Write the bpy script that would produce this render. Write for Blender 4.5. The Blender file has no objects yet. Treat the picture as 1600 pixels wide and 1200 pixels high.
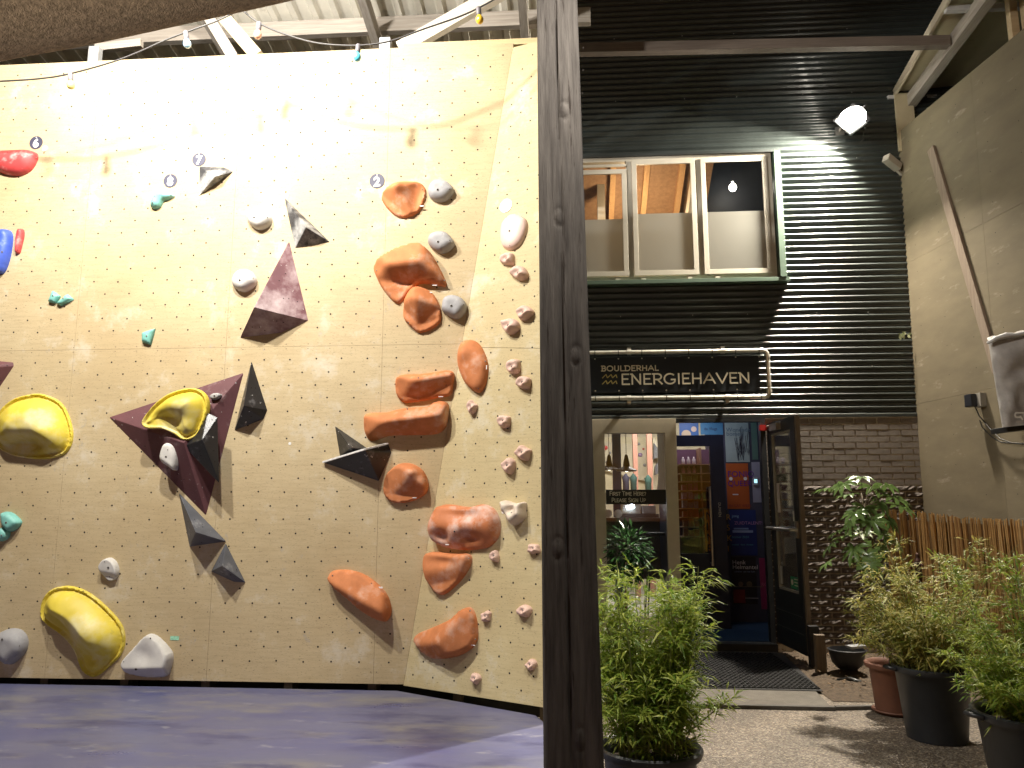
import bpy, bmesh, math, random
from mathutils import Vector, Matrix, noise
from mathutils.geometry import delaunay_2d_cdt
random.seed(7)
PI = math.pi; R = math.radians
scn = bpy.context.scene; COL = scn.collection
# ------------------------------------------------------------------ camera, sky, exposure
EYE = 1.5; PITCH = R(9); YAW = R(4.2); FPX = 1200.0
cd = bpy.data.cameras.new('camera'); cam = bpy.data.objects.new('camera', cd); COL.objects.link(cam)
cd.sensor_width = 36; cd.lens = FPX / 1600 * 36; cd.clip_end = 300; cd.clip_start = .05
cam.location = (0, 0, EYE); cam.rotation_euler = (PI/2 + PITCH, 0, YAW); scn.camera = cam
w = bpy.data.worlds.new('World'); scn.world = w; w.use_nodes = True
nt = w.node_tree; bg = nt.nodes['Background']; sky = nt.nodes.new('ShaderNodeTexSky')
sky.sky_type = 'NISHITA'; sky.sun_disc = False; sky.sun_elevation = R(1.5); sky.sun_rotation = R(200)
nt.links.new(sky.outputs[0], bg.inputs[0]); bg.inputs[1].default_value = 0.05      # night: the sky is almost out
scn.view_settings.view_transform = 'Standard'; scn.view_settings.look = 'None'
scn.view_settings.exposure = 0.0; scn.view_settings.gamma = 1
scn.cycles.max_bounces = 6; scn.cycles.diffuse_bounces = 4; scn.cycles.glossy_bounces = 3
scn.cycles.transmission_bounces = 6; scn.cycles.transparent_max_bounces = 8
scn.cycles.caustics_reflective = False; scn.cycles.caustics_refractive = False
scn.cycles.sample_clamp_indirect = 4
FLOOD_W = 226; FACADE_W = 1350; HALL_W = 150; ROOM_W = 50

# ------------------------------------------------------------------ surveying: photo point -> place on a known surface
C = Vector((0, 0, EYE))
FW = Vector((-math.sin(YAW)*math.cos(PITCH), math.cos(YAW)*math.cos(PITCH), math.sin(PITCH)))
RT = Vector((math.cos(YAW), math.sin(YAW), 0)); UP = RT.cross(FW)
def ray(x, y): return FW + RT*((x-800)/FPX) + UP*((600-y)/FPX)
def onY(x, y, Y): r = ray(x, y); return C + r*(Y/r.y)
def onZ(x, y, Z): r = ray(x, y); return C + r*((Z-EYE)/r.z)
class Plane:
    def __init__(s, O, U, N):
        s.O = Vector(O); s.N = Vector(N).normalized(); s.U = (Vector(U) - s.N*Vector(U).dot(s.N)).normalized(); s.V = s.N.cross(s.U)
    def hit(s, x, y, h=0):
        r = ray(x, y); d = ((s.O + s.N*h - C).dot(s.N))/r.dot(s.N); return C + r*d
    def uv(s, x, y, h=0):
        p = s.hit(x, y, h) - s.O; return Vector((p.dot(s.U), p.dot(s.V)))
    def w(s, u, v, h=0): return s.O + s.U*u + s.V*v + s.N*h
YW = 5.607; YF = 8.5
MAIN = Plane((0, YW, 0), (1, 0, 0), (0, -1, 0))
J0 = onY(630, 1071, YW); J1 = onY(800, 80, YW); RB = onZ(847, 1105, .25)
_n = (J1-J0).cross(RB-J0).normalized()
if _n.y > 0: _n = -_n
SIDE = Plane(J0, RB-J0, _n)
FAC = Plane((0, YF, 0), (1, 0, 0), (0, -1, 0))
_A = Vector((3.79, 8.5, 6.03)); _B = Vector((3.71, 8.5, 1.5)); _D = Vector((.158, -1, 0))
_n = (_A-_B).cross(_D).normalized()
if _n.x > 0: _n = -_n
RWALL = Plane(_B, _D, _n)

# ------------------------------------------------------------------ materials
MATS = {}
def M(name, col=(.5,.5,.5), rough=.6, metal=0, var=.12, vs=6, bump=.0, bs=60, stretch=(1,1,1), col2=None, spot=None, coat=0, emit=None, es=0, spec=.5, trans=0, r2=None, detail=5):
    if name in MATS: return MATS[name]
    m = bpy.data.materials.new(name); m.use_nodes = True; n = m.node_tree; N = n.nodes; L = n.links
    b = N['Principled BSDF']; b.inputs['Roughness'].default_value = rough; b.inputs['Metallic'].default_value = metal
    b.inputs['Specular IOR Level'].default_value = spec; b.inputs['Coat Weight'].default_value = coat
    tc = N.new('ShaderNodeTexCoord'); mp = N.new('ShaderNodeMapping'); mp.inputs['Scale'].default_value = stretch
    L.new(tc.outputs['Object'], mp.inputs[0])
    nz = N.new('ShaderNodeTexNoise'); nz.inputs['Scale'].default_value = vs; nz.inputs['Detail'].default_value = detail; nz.inputs['Roughness'].default_value = .6
    L.new(mp.outputs[0], nz.inputs[0])
    mx = N.new('ShaderNodeMix'); mx.data_type = 'RGBA'
    c2 = col2 or tuple(min(1, c*(1+var)+.0) for c in col); c1 = col if col2 else tuple(c*(1-var) for c in col)
    mx.inputs[6].default_value = (*c1, 1); mx.inputs[7].default_value = (*c2, 1)
    cr = N.new('ShaderNodeValToRGB'); cr.color_ramp.elements[0].position = .32; cr.color_ramp.elements[1].position = .68
    L.new(nz.outputs[0], cr.inputs[0]); L.new(cr.outputs[0], mx.inputs[0]); out = mx.outputs[2]
    if spot:                                     # (colour, scale, threshold, softness): chalk, dirt or paint marks with shapes of their own
        for (sc, ss, th, so) in spot:
            n2 = N.new('ShaderNodeTexNoise'); n2.inputs['Scale'].default_value = ss; n2.inputs['Detail'].default_value = 6; n2.inputs['Roughness'].default_value = .65
            L.new(mp.outputs[0], n2.inputs[0]); c3 = N.new('ShaderNodeValToRGB')
            c3.color_ramp.elements[0].position = th; c3.color_ramp.elements[1].position = th+so
            L.new(n2.outputs[0], c3.inputs[0]); m2 = N.new('ShaderNodeMix'); m2.data_type = 'RGBA'
            L.new(c3.outputs[0], m2.inputs[0]); L.new(out, m2.inputs[6]); m2.inputs[7].default_value = (*sc, 1); out = m2.outputs[2]
    L.new(out, b.inputs['Base Color'])
    if r2 is not None:
        mr = N.new('ShaderNodeMapRange'); L.new(nz.outputs[0], mr.inputs[0]); mr.inputs[1].default_value = .3; mr.inputs[2].default_value = .7
        mr.inputs[3].default_value = rough; mr.inputs[4].default_value = r2; L.new(mr.outputs[0], b.inputs['Roughness'])
    if bump:
        nb = N.new('ShaderNodeTexNoise'); nb.inputs['Scale'].default_value = bs; nb.inputs['Detail'].default_value = 6; nb.inputs['Roughness'].default_value = .65
        L.new(mp.outputs[0], nb.inputs[0]); bp = N.new('ShaderNodeBump'); bp.inputs['Strength'].default_value = bump; bp.inputs['Distance'].default_value = .01
        L.new(nb.outputs[0], bp.inputs['Height']); L.new(bp.outputs[0], b.inputs['Normal'])
    if emit: b.inputs['Emission Color'].default_value = (*emit, 1); b.inputs['Emission Strength'].default_value = es
    if trans: b.inputs['Transmission Weight'].default_value = trans
    MATS[name] = m; return m
def glass(name, tint=(1,1,1), frost=0, alpha=0.12, rough=.02):
    if name in MATS: return MATS[name]
    m = bpy.data.materials.new(name); m.use_nodes = True; n = m.node_tree; N = n.nodes; L = n.links
    for x in list(N): N.remove(x)
    o = N.new('ShaderNodeOutputMaterial'); tr = N.new('ShaderNodeBsdfTransparent'); tr.inputs[0].default_value = (*tint, 1)
    g = N.new('ShaderNodeBsdfGlossy'); g.inputs['Roughness'].default_value = rough; mx = N.new('ShaderNodeMixShader')
    if frost:
        d = N.new('ShaderNodeBsdfDiffuse'); d.inputs[0].default_value = (.36,.36,.33,1); tl = N.new('ShaderNodeBsdfTranslucent'); tl.inputs[0].default_value = (.75,.73,.65,1)
        m1 = N.new('ShaderNodeMixShader'); m1.inputs[0].default_value = .5; L.new(d.outputs[0], m1.inputs[1]); L.new(tl.outputs[0], m1.inputs[2])
        m2 = N.new('ShaderNodeMixShader'); m2.inputs[0].default_value = frost; L.new(tr.outputs[0], m2.inputs[1]); L.new(m1.outputs[0], m2.inputs[2]); first = m2
    else: first = tr
    fr = N.new('ShaderNodeFresnel'); fr.inputs[0].default_value = 1.45; ma = N.new('ShaderNodeMath'); ma.operation = 'MULTIPLY_ADD'
    L.new(fr.outputs[0], ma.inputs[0]); ma.inputs[1].default_value = 1.0; ma.inputs[2].default_value = alpha*.3
    L.new(ma.outputs[0], mx.inputs[0]); L.new(first.outputs[0], mx.inputs[1]); L.new(g.outputs[0], mx.inputs[2]); L.new(mx.outputs[0], o.inputs[0])
    MATS[name] = m; return m
def leafmat(name, c1, c2, rough=.45, tr=.35):
    m = bpy.data.materials.new(name); m.use_nodes = True; n = m.node_tree; N = n.nodes; L = n.links
    b = N['Principled BSDF']; b.inputs['Roughness'].default_value = rough
    g = N.new('ShaderNodeNewGeometry'); mx = N.new('ShaderNodeMix'); mx.data_type = 'RGBA'
    mx.inputs[6].default_value = (*c1, 1); mx.inputs[7].default_value = (*c2, 1); L.new(g.outputs['Random Per Island'], mx.inputs[0])
    L.new(mx.outputs[2], b.inputs[0]); t = N.new('ShaderNodeBsdfTranslucent'); L.new(mx.outputs[2], t.inputs[0])
    ms = N.new('ShaderNodeMixShader'); ms.inputs[0].default_value = tr; L.new(b.outputs[0], ms.inputs[1]); L.new(t.outputs[0], ms.inputs[2])
    L.new(ms.outputs[0], N['Material Output'].inputs[0]); MATS[name] = m; return m

WHITE = (.8,.8,.8)
def plywood(name, c1, c2, chalk):
    """birch ply, grain running across, dirty marks, chalk scuffs, tiny chips"""
    m = bpy.data.materials.new(name); m.use_nodes = True; n = m.node_tree; N = n.nodes; L = n.links; b = N['Principled BSDF']
    b.inputs['Roughness'].default_value = .62; b.inputs['Specular IOR Level'].default_value = .3
    g = N.new('ShaderNodeNewGeometry'); P = g.outputs['Position']
    def mp(s):
        x = N.new('ShaderNodeMapping'); x.inputs['Scale'].default_value = s; L.new(P, x.inputs[0]); return x.outputs[0]
    def nz(v, sc, det=5, ro=.6):
        x = N.new('ShaderNodeTexNoise'); x.inputs['Scale'].default_value = sc; x.inputs['Detail'].default_value = det; x.inputs['Roughness'].default_value = ro; L.new(v, x.inputs[0]); return x.outputs[0]
    def ramp(v, a, c):
        x = N.new('ShaderNodeMapRange'); L.new(v, x.inputs[0]); x.inputs[1].default_value = a; x.inputs[2].default_value = c; return x.outputs[0]
    def mix(f, a, c, k=1):
        x = N.new('ShaderNodeMix'); x.data_type = 'RGBA'
        if k != 1:
            q = N.new('ShaderNodeMath'); q.operation = 'MULTIPLY'; L.new(f, q.inputs[0]); q.inputs[1].default_value = k; f = q.outputs[0]
        L.new(f, x.inputs[0])
        if isinstance(a, tuple): x.inputs[6].default_value = (*a, 1)
        else: L.new(a, x.inputs[6])
        x.inputs[7].default_value = (*c, 1); return x.outputs[2]
    a = mix(ramp(nz(mp((1,1,1)), 1.3), .35, .65), c1, c2)
    a = mix(ramp(nz(mp((1.2,1.2,14)), 5, 6, .7), .45, .75), a, tuple(x*.78 for x in c1), .55)      # long grain
    a = mix(ramp(nz(mp((6,6,30)), 9, 3, .5), .635, .675), a, tuple(x*.42 for x in c1), .8)        # dark chips
    a = mix(ramp(nz(mp((1,1,1)), 2.6, 7, .72), .555, .74), a, chalk, .6)              # chalk scuffs
    a = mix(ramp(nz(mp((3,3,2)), 3.1, 7, .75), .62, .72), a, (.30,.32,.36), .45)       # shoe rubber
    L.new(a, b.inputs[0])
    bp = N.new('ShaderNodeBump'); bp.inputs['Strength'].default_value = .25; bp.inputs['Distance'].default_value = .004
    L.new(nz(mp((4,4,22)), 12, 6, .7), bp.inputs['Height']); L.new(bp.outputs[0], b.inputs['Normal']); MATS[name] = m; return m
PLY = plywood('ply_wall', (.51,.395,.225), (.585,.475,.29), (.70,.66,.57))
PLYR = plywood('ply_side_face', (.51,.41,.225), (.575,.485,.28), (.66,.64,.56))
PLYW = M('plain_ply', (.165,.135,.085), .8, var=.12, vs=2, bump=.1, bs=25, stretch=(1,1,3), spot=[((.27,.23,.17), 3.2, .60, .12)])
def wood(name, c1, c2, rough=.75, axis=2, bump=.35, fine=30):
    s = [14,14,14]; s[axis] = .8
    return M(name, c1, rough, col2=c2, vs=3.2, bump=bump, bs=6, stretch=tuple(s), detail=8)
BLK = (.015,.015,.018)

# ------------------------------------------------------------------ object helpers
ORG = {}
def setp(o, label=None, cat=None, group=None, kind=None):
    if label: o['label'] = label
    if cat: o['category'] = cat
    if group: o['group'] = group
    if kind: o['kind'] = kind
    return o
def thing(name, label, cat, loc=(0,0,0), group=None):
    o = bpy.data.objects.new(name, None); COL.objects.link(o); o.location = loc; o.empty_display_size = .05
    ORG[o] = Vector(loc); return setp(o, label, cat, group)
def mk(name, verts, faces, m, parent=None, smooth=False, label=None, cat=None, kind=None, group=None, bevel=0, auto=None):
    verts = [Vector(v) for v in verts]
    if parent is not None: o0 = ORG[parent]
    else:
        xs = [v.x for v in verts]; ys = [v.y for v in verts]; zs = [v.z for v in verts]
        o0 = Vector(((min(xs)+max(xs))/2, (min(ys)+max(ys))/2, min(zs)))
    me = bpy.data.meshes.new(name); me.from_pydata([v-o0 for v in verts], [], faces)
    bm = bmesh.new(); bm.from_mesh(me); bmesh.ops.recalc_face_normals(bm, faces=bm.faces)
    if bevel:
        es = [e for e in bm.edges if len(e.link_faces) == 2 and e.calc_face_angle(0) > .3]
        bmesh.ops.bevel(bm, geom=es, offset=bevel, segments=2, affect='EDGES', profile=.7)
    bm.to_mesh(me); bm.free()
    if isinstance(m, (list, tuple)):
        for q in m: me.materials.append(q)
    else: me.materials.append(m)
    if smooth:
        for p in me.polygons: p.use_smooth = True
        if auto is not None: me.set_sharp_from_angle(angle=R(auto))
    o = bpy.data.objects.new(name, me); COL.objects.link(o)
    if parent is not None: o.parent = parent; ORG[o] = o0
    else: o.location = o0; ORG[o] = o0
    return setp(o, label, cat, group, kind)
class G:
    """collects simple solids in world coordinates"""
    def __init__(s): s.v = []; s.f = []
    def add(s, vs, fs): k = len(s.v); s.v += [Vector(v) for v in vs]; s.f += [tuple(i+k for i in f) for f in fs]; return s
    def box(s, x0, x1, y0, y1, z0, z1):
        return s.add([(x0,y0,z0),(x1,y0,z0),(x1,y1,z0),(x0,y1,z0),(x0,y0,z1),(x1,y0,z1),(x1,y1,z1),(x0,y1,z1)],
                     [(0,3,2,1),(4,5,6,7),(0,1,5,4),(1,2,6,5),(2,3,7,6),(3,0,4,7)])
    def bar(s, a, b, w, h, up=(0,0,1)):
        a = Vector(a); b = Vector(b); d = (b-a).normalized(); u = Vector(up); sd = d.cross(u).normalized(); u = sd.cross(d)
        q = [(-1,-1),(1,-1),(1,1),(-1,1)]; vs = [p + sd*(i*w/2) + u*(j*h/2) for p in (a, b) for i, j in q]
        return s.add(vs, [(0,1,2,3),(7,6,5,4),(0,4,5,1),(1,5,6,2),(2,6,7,3),(3,7,4,0)])
    def tube(s, pts, r, n=8, cap=True):
        pts = [Vector(p) for p in pts]; rs = r if isinstance(r, (list, tuple)) else [r]*len(pts); k0 = len(s.v); ref = None
        for i, p in enumerate(pts):
            d = (pts[min(i+1, len(pts)-1)] - pts[max(i-1, 0)]).normalized()
            if ref is None: ref = d.orthogonal().normalized()
            ref = (ref - d*ref.dot(d)).normalized(); b2 = d.cross(ref)
            for j in range(n):
                a = 2*PI*j/n; s.v.append(p + (ref*math.cos(a) + b2*math.sin(a))*rs[i])
        for i in range(len(pts)-1):
            for j in range(n):
                a = k0+i*n+j; b = k0+i*n+(j+1) % n; s.f.append((a, b, b+n, a+n))
        if cap: s.f.append(tuple(k0+j for j in range(n))[::-1]); s.f.append(tuple(k0+(len(pts)-1)*n+j for j in range(n)))
        return s
    def disc(s, c, nrm, r, n=8, t=0):
        c = Vector(c); nrm = Vector(nrm).normalized(); u = nrm.orthogonal().normalized(); v = nrm.cross(u)
        ring = [c + (u*math.cos(2*PI*i/n)+v*math.sin(2*PI*i/n))*r for i in range(n)]
        if not t: return s.add([p+nrm*0 for p in ring], [tuple(range(n))])
        return s.add(ring+[p+nrm*t for p in ring], [tuple(range(n))[::-1], tuple(range(n, 2*n))]+[(i,(i+1)%n,n+(i+1)%n,n+i) for i in range(n)])
    def lathe(s, prof, c, ax=(0,0,1), n=16):
        c = Vector(c); ax = Vector(ax).normalized(); u = ax.orthogonal().normalized(); v = ax.cross(u); k0 = len(s.v)
        for r, h in prof:
            for j in range(n): a = 2*PI*j/n; s.v.append(c + ax*h + (u*math.cos(a)+v*math.sin(a))*max(r, 1e-4))
        for i in range(len(prof)-1):
            for j in range(n): a = k0+i*n+j; b = k0+i*n+(j+1) % n; s.f.append((a, b, b+n, a+n))
        s.f.append(tuple(k0+j for j in range(n))[::-1]); s.f.append(tuple(k0+(len(prof)-1)*n+j for j in range(n)))
        return s
    def quad(s, a, b, c, d): return s.add([a, b, c, d], [(0,1,2,3)])
    def put(s, name, m, parent=None, **k): return mk(name, s.v, s.f, m, parent, **k)
def lamp_area(name, loc, target, sx, sy, power, col, parent=None, shape='RECTANGLE', spread=180):
    l = bpy.data.lights.new(name, 'AREA'); l.shape = shape; l.size = sx; l.size_y = sy; l.energy = power; l.color = col; l.spread = R(spread)
    o = bpy.data.objects.new(name, l); COL.objects.link(o); d = Vector(target)-Vector(loc)
    o.rotation_euler = d.to_track_quat('-Z', 'Y').to_euler(); o.location = Vector(loc) - (ORG[parent] if parent else Vector((0,0,0)))
    if parent: o.parent = parent
    return o
def text_mesh(s, size, m, parent, origin, ux, uy, name='lettering', align='LEFT', ext=.001, bold=0, kx=1.0):
    cu = bpy.data.curves.new(name, 'FONT'); cu.body = s; cu.size = size; cu.align_x = align; cu.extrude = 0; cu.resolution_u = 3; cu.offset = bold; cu.space_line = .9
    to = bpy.data.objects.new(name, cu); COL.objects.link(to); dg = bpy.context.evaluated_depsgraph_get(); dg.update()
    me0 = to.evaluated_get(dg).to_mesh(); ux = Vector(ux).normalized(); uy = Vector(uy).normalized(); nn = ux.cross(uy)
    vs = [Vector(origin) + ux*v.co.x*kx + uy*v.co.y + nn*ext for v in me0.vertices]; fs = [tuple(p.vertices) for p in me0.polygons]
    to.evaluated_get(dg).to_mesh_clear(); bpy.data.objects.remove(to)
    return mk(name, vs, fs, m, parent)

# stroke lettering for the signs (capitals drawn as even strokes)
def arc(cx, cy, rx, ry, a0, a1, n=10): return [(cx+rx*math.cos(R(a0+(a1-a0)*i/n)), cy+ry*math.sin(R(a0+(a1-a0)*i/n))) for i in range(n+1)]
SF = {'E': (.62, [[(.62,0),(.08,0),(.08,1),(.58,1)],[(.08,.52),(.5,.52)]]),
 'N': (.82, [[(.1,0),(.1,1)],[(-.02,1),(.1,1),(.72,0),(.72,1)]]),
 'R': (.72, [[(.1,0),(.1,1)],[(-.02,1),(.38,1)]+arc(.38,.72,.27,.28,90,-90)+[(.1,.44)],[(.36,.44),(.7,0)]]),
 'G': (.92, [arc(.48,.5,.44,.5,50,325,16)+[(.86,.42),(.58,.42)]]),
 'I': (.22, [[(.11,0),(.11,1)]]), 'H': (.8, [[(.1,0),(.1,1)],[(.7,0),(.7,1)],[(.1,.5),(.7,.5)]]),
 'A': (.86, [[(0,0),(.43,1),(.86,0)],[(.17,.34),(.69,.34)]]), 'V': (.84, [[(0,1),(.42,0),(.84,1)]]),
 'B': (.66, [[(.1,0),(.1,1)],[(-.03,1),(.34,1)]+arc(.34,.76,.22,.24,90,-90)+[(.1,.52)],[(.34,.52)]+arc(.36,.26,.26,.26,90,-90)+[(-.03,0)]]),
 'O': (.98, [arc(.49,.5,.45,.5,0,360,20)]), 'U': (.78, [[(.1,1),(.1,.35)]+arc(.39,.33,.29,.33,180,360)+[(.68,1)]]),
 'L': (.58, [[(.1,1),(.1,0),(.55,0)]]), 'D': (.86, [[(.1,0),(.1,1)],[(-.05,1),(.35,1)]+arc(.38,.5,.42,.5,90,-90,12)+[(-.05,0)]]),
 'F': (.6, [[(.08,0),(.08,1),(.58,1)],[(.08,.52),(.5,.52)]]), 'S': (.64, [arc(.33,.75,.25,.25,30,270,10)+arc(.33,.25,.27,.25,90,-150,10)]),
 'T': (.7, [[(.35,0),(.35,1)],[(0,1),(.7,1)]]), 'M': (.95, [[(.08,0),(.08,1),(.47,.35),(.86,1),(.86,0)]]),
 'P': (.66, [[(.1,0),(.1,1)],[(.1,1),(.38,1)]+arc(.38,.72,.26,.28,90,-90)+[(.1,.44)]]),
 '?': (.6, [arc(.3,.74,.24,.26,160,-60,9)+[(.3,.35),(.3,.28)],[(.3,.08),(.3,0)]]), ' ': (.4, [])}
def stroke_text(s, x, z, h, wd, gap, Y, name, m, parent, kx=1.0, small=None, hw=None):
    """writes s from x at height z on the plane Y; small = scale of letters that do not start a word"""
    g = G(); start = True; q_ = 0
    for ch in s:
        k = h if (start or not small) else h*small
        wch, strokes = SF[ch]
        for st in strokes:
            for a, b in zip(st, st[1:]):
                q_ = (q_+1) % 12; Yq = Y-q_*.00022; A = Vector((x+a[0]*k*kx, Yq, z+a[1]*k)); B = Vector((x+b[0]*k*kx, Yq, z+b[1]*k)); d = (B-A)
                if d.length < 1e-6: continue
                d.normalize(); p = Vector((-d.z, 0, d.x))*wd/2; e = d*wd*.35
                g.add([A-e+p, A-e-p, B+e-p, B+e+p, A-e+p+Vector((0,.002,0)), A-e-p+Vector((0,.002,0)), B+e-p+Vector((0,.002,0)), B+e+p+Vector((0,.002,0))],
                      [(0,1,2,3),(7,6,5,4),(0,4,5,1),(1,5,6,2),(2,6,7,3),(3,7,4,0)])
        x += wch*k*kx + gap*k; start = (ch == ' ')
    g.put(name, m, parent); return x

# ------------------------------------------------------------------ ground, mat
def ground_mat():
    m = bpy.data.materials.new('resin_gravel'); m.use_nodes = True; n = m.node_tree; N = n.nodes; L = n.links; b = N['Principled BSDF']
    g = N.new('ShaderNodeNewGeometry'); v = N.new('ShaderNodeTexVoronoi'); v.inputs['Scale'].default_value = 95; L.new(g.outputs['Position'], v.inputs[0])
    cr = N.new('ShaderNodeValToRGB'); e = cr.color_ramp.elements; e[0].color = (.06,.045,.035,1); e[1].color = (.42,.34,.25,1)
    for p, c in ((.35, (.13,.10,.075)), (.62, (.20,.155,.11)), (.85, (.26,.23,.19))): x = e.new(p); x.color = (*c, 1)
    sp = N.new('ShaderNodeSeparateColor'); L.new(v.outputs['Color'], sp.inputs[0]); L.new(sp.outputs[0], cr.inputs[0])
    nz = N.new('ShaderNodeTexNoise'); nz.inputs['Scale'].default_value = 2.2; nz.inputs['Detail'].default_value = 6; L.new(g.outputs['Position'], nz.inputs[0])
    mr = N.new('ShaderNodeMapRange'); L.new(nz.outputs[0], mr.inputs[0]); mr.inputs[1].default_value = .35; mr.inputs[2].default_value = .65; mr.inputs[3].default_value = .72; mr.inputs[4].default_value = 1.08
    mm = N.new('ShaderNodeMix'); mm.data_type = 'RGBA'; mm.blend_type = 'MULTIPLY'; mm.inputs[0].default_value = 1; L.new(cr.outputs[0], mm.inputs[6]); L.new(mr.outputs[0], mm.inputs[7])
    L.new(mm.outputs[2], b.inputs[0]); b.inputs['Roughness'].default_value = .5
    bp = N.new('ShaderNodeBump'); bp.inputs['Strength'].default_value = .9; bp.inputs['Distance'].default_value = .005; bp.invert = True
    L.new(v.outputs['Distance'], bp.inputs['Height']); L.new(bp.outputs[0], b.inputs['Normal']); return m
def sheet(name, pts, z, m, **k): return mk(name, [(x, y, z) for x, y in pts], [tuple(range(len(pts)))], m, **k)
sheet('ground', [(-60,-60),(60,-60),(60,60),(-60,60)], 0, ground_mat(), kind='structure')
# soil bed along the brick wall: a bumpy strip
SOIL = M('mulch_soil', (.045,.032,.022), .95, col2=(.12,.085,.055), vs=35, bump=1, bs=60, spot=[((.30,.22,.13), 60, .66, .05)])
def bumpy(x0, x1, y0, y1, nx, ny, z0, amp, fr):
    vs = []; fs = []
    for j in range(ny+1):
        for i in range(nx+1):
            x = x0+(x1-x0)*i/nx; y = y0+(y1-y0)*j/ny; ed = min(1, 8*min(i/nx, 1-i/nx, j/ny, 1-j/ny))
            vs.append((x, y, .004 + ed*(z0 + amp*noise.fractal(Vector((x*fr, y*fr, 3)), 1, 2, 4))))
    for j in range(ny):
        for i in range(nx): a = j*(nx+1)+i; fs.append((a, a+1, a+nx+2, a+nx+1))
    return vs, fs
v, f = bumpy(2.02, 3.9, 6.42, 8.46, 90, 90, .035, .03, 7)
mk('soil_bed', v, f, SOIL, kind='structure', smooth=True)
# wood chips lying in the bed
g = G(); rr = random.Random(3)
for i in range(420):
    x = rr.uniform(2.06, 3.6); y = rr.uniform(6.5, 8.35); a = rr.uniform(0, PI); l = rr.uniform(.008, .028); z = .06+rr.uniform(0, .012)
    g.bar((x, y, z), (x+l*math.cos(a), y+l*math.sin(a), z+rr.uniform(-.006,.008)), rr.uniform(.004,.012), .004)
g.put('wood_chips', M('chip', (.22,.15,.09), .9, var=.5, vs=30), kind='stuff', label='pale chips of bark scattered over the soil bed')

MATM = M('vinyl_mat', (.10,.11,.25), .27, col2=(.145,.15,.22), vs=1.6, bump=.12, bs=4, stretch=(.8,2.2,1), spec=.55, detail=8, r2=.45,
         spot=[((.22,.21,.205), 1.7, .50, .20), ((.05,.055,.15), 2.3, .54, .18), ((.30,.30,.36), 5.5, .62, .12), ((.06,.06,.14), .9, .56, .2)])
# crash mat: one big slab with a rounded upper edge that follows the foot of the wall
def crash_mat():
    far = [(-7.5, YW-.015), (J0.x-.02, YW-.02), (RB.x-.02, RB.y-.06), (-.10, 4.75), (-.10, -2), (-7.5, -2)]
    n = len(far); zt = .228; vs = []; fs = []
    def ins(d):
        out = []
        for i in range(n):
            p = Vector(far[i]); a = (Vector(far[i]) - Vector(far[i-1])).normalized(); b = (Vector(far[(i+1) % n]) - p).normalized()
            na = Vector((a.y, -a.x)); nb = Vector((b.y, -b.x)); q = (na+nb)/(1+na.dot(nb)); out.append(p+q*d)
        return out
    prof = [(0, .0), (0, zt-.05), (.01, zt-.022), (.025, zt-.007), (.05, zt)]
    for d, z in prof: vs += [(p.x, p.y, z) for p in ins(d)]
    for k in range(len(prof)-1):
        for i in range(n): a = k*n+i; b = k*n+(i+1) % n; fs.append((a, b, b+n, a+n))
    fs.append(tuple((len(prof)-1)*n+i for i in range(n)))
    return vs, fs
v, f = crash_mat()
mk('crash_mat', v, f, MATM, label='large blue grey vinyl crash mat scuffed with chalk under the climbing wall', cat='crash mat', smooth=True, auto=40)

# ------------------------------------------------------------------ climbing wall
wall = thing('climbing_wall', 'tall plywood bouldering wall with a dense grid of bolt holes', 'climbing wall', (-3, YW, .25))
TH = .021; S = 1.22; GX = .0008
XS = [-1.395, -1.395-S, -1.395-2*S, -1.395-3*S, -1.395-4*S, -1.395-5*S]
ZS = [.255, 2.70, 5.145]
def zslope(x): return 0
def junction(z): t = (z-J0.z)/(J1.z-J0.z); return J0.x + (J1.x-J0.x)*t
holes = G(); screws = G(); dots = 0
nrm = Vector((0, -1, 0))
def panel(x0, x1, z0, z1): G().box(x0+GX, x1-GX, YW, YW+TH, z0+GX, z1-GX).put('plywood_panel', PLY, wall)
for k in range(5):
    for j in range(2): panel(XS[k+1], XS[k], ZS[j], ZS[j+1])
for j in range(2):                               # last column is cut along the fold
    z0, z1 = ZS[j]+GX, ZS[j+1]-GX; a, b = junction(z0), junction(z1); x0 = XS[0]+GX
    mk('plywood_panel', [(x0,YW,z0),(a,YW,z0),(b,YW,z1),(x0,YW,z1),(x0,YW+TH,z0),(a,YW+TH,z0),(b,YW+TH,z1),(x0,YW+TH,z1)],
       [(0,1,2,3),(7,6,5,4),(0,4,5,1),(1,5,6,2),(2,6,7,3),(3,7,4,0)], PLY, wall)
SU = SIDE.U; SV = SIDE.V
def suv(P): d = P-SIDE.O; return d.dot(SU), d.dot(SV)
uR = suv(RB)[0]+.24; vtop = suv(SIDE.hit(841, 70))[1]; vs_ = suv(SIDE.hit(841, 553))[1]; v0r = suv(RB)[1]
def jl(vv):                                       # u of the fold at height vv on the side face
    a = Vector(suv(J0)); b = Vector(suv(J1)); t = (vv-a.y)/(b.y-a.y); return a.x+(b.x-a.x)*t
seamL = suv(SIDE.hit(716, 543))[1]
for (c0, c1, d0, d1) in ((suv(J0)[1], v0r, seamL-.0015, vs_-.0015), (seamL+.0015, vs_+.0015, vtop+.06, vtop)):
    q = [SIDE.w(jl(c0)+.002, c0), SIDE.w(uR if c0 < seamL else uR-.03, c1), SIDE.w(uR-.03 if c0 < seamL else uR-.17, d1), SIDE.w(jl(d0)+.002, d0)]
    mk('plywood_panel', q+[p-SIDE.N*TH for p in q], [(0,1,2,3),(7,6,5,4),(0,4,5,1),(1,5,6,2),(2,6,7,3),(3,7,4,0)], PLYR, wall)
def hole(p, n, r=.0068):
    holes.disc(p+n*.0008, n, r, 8)
rr = random.Random(11)
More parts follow.
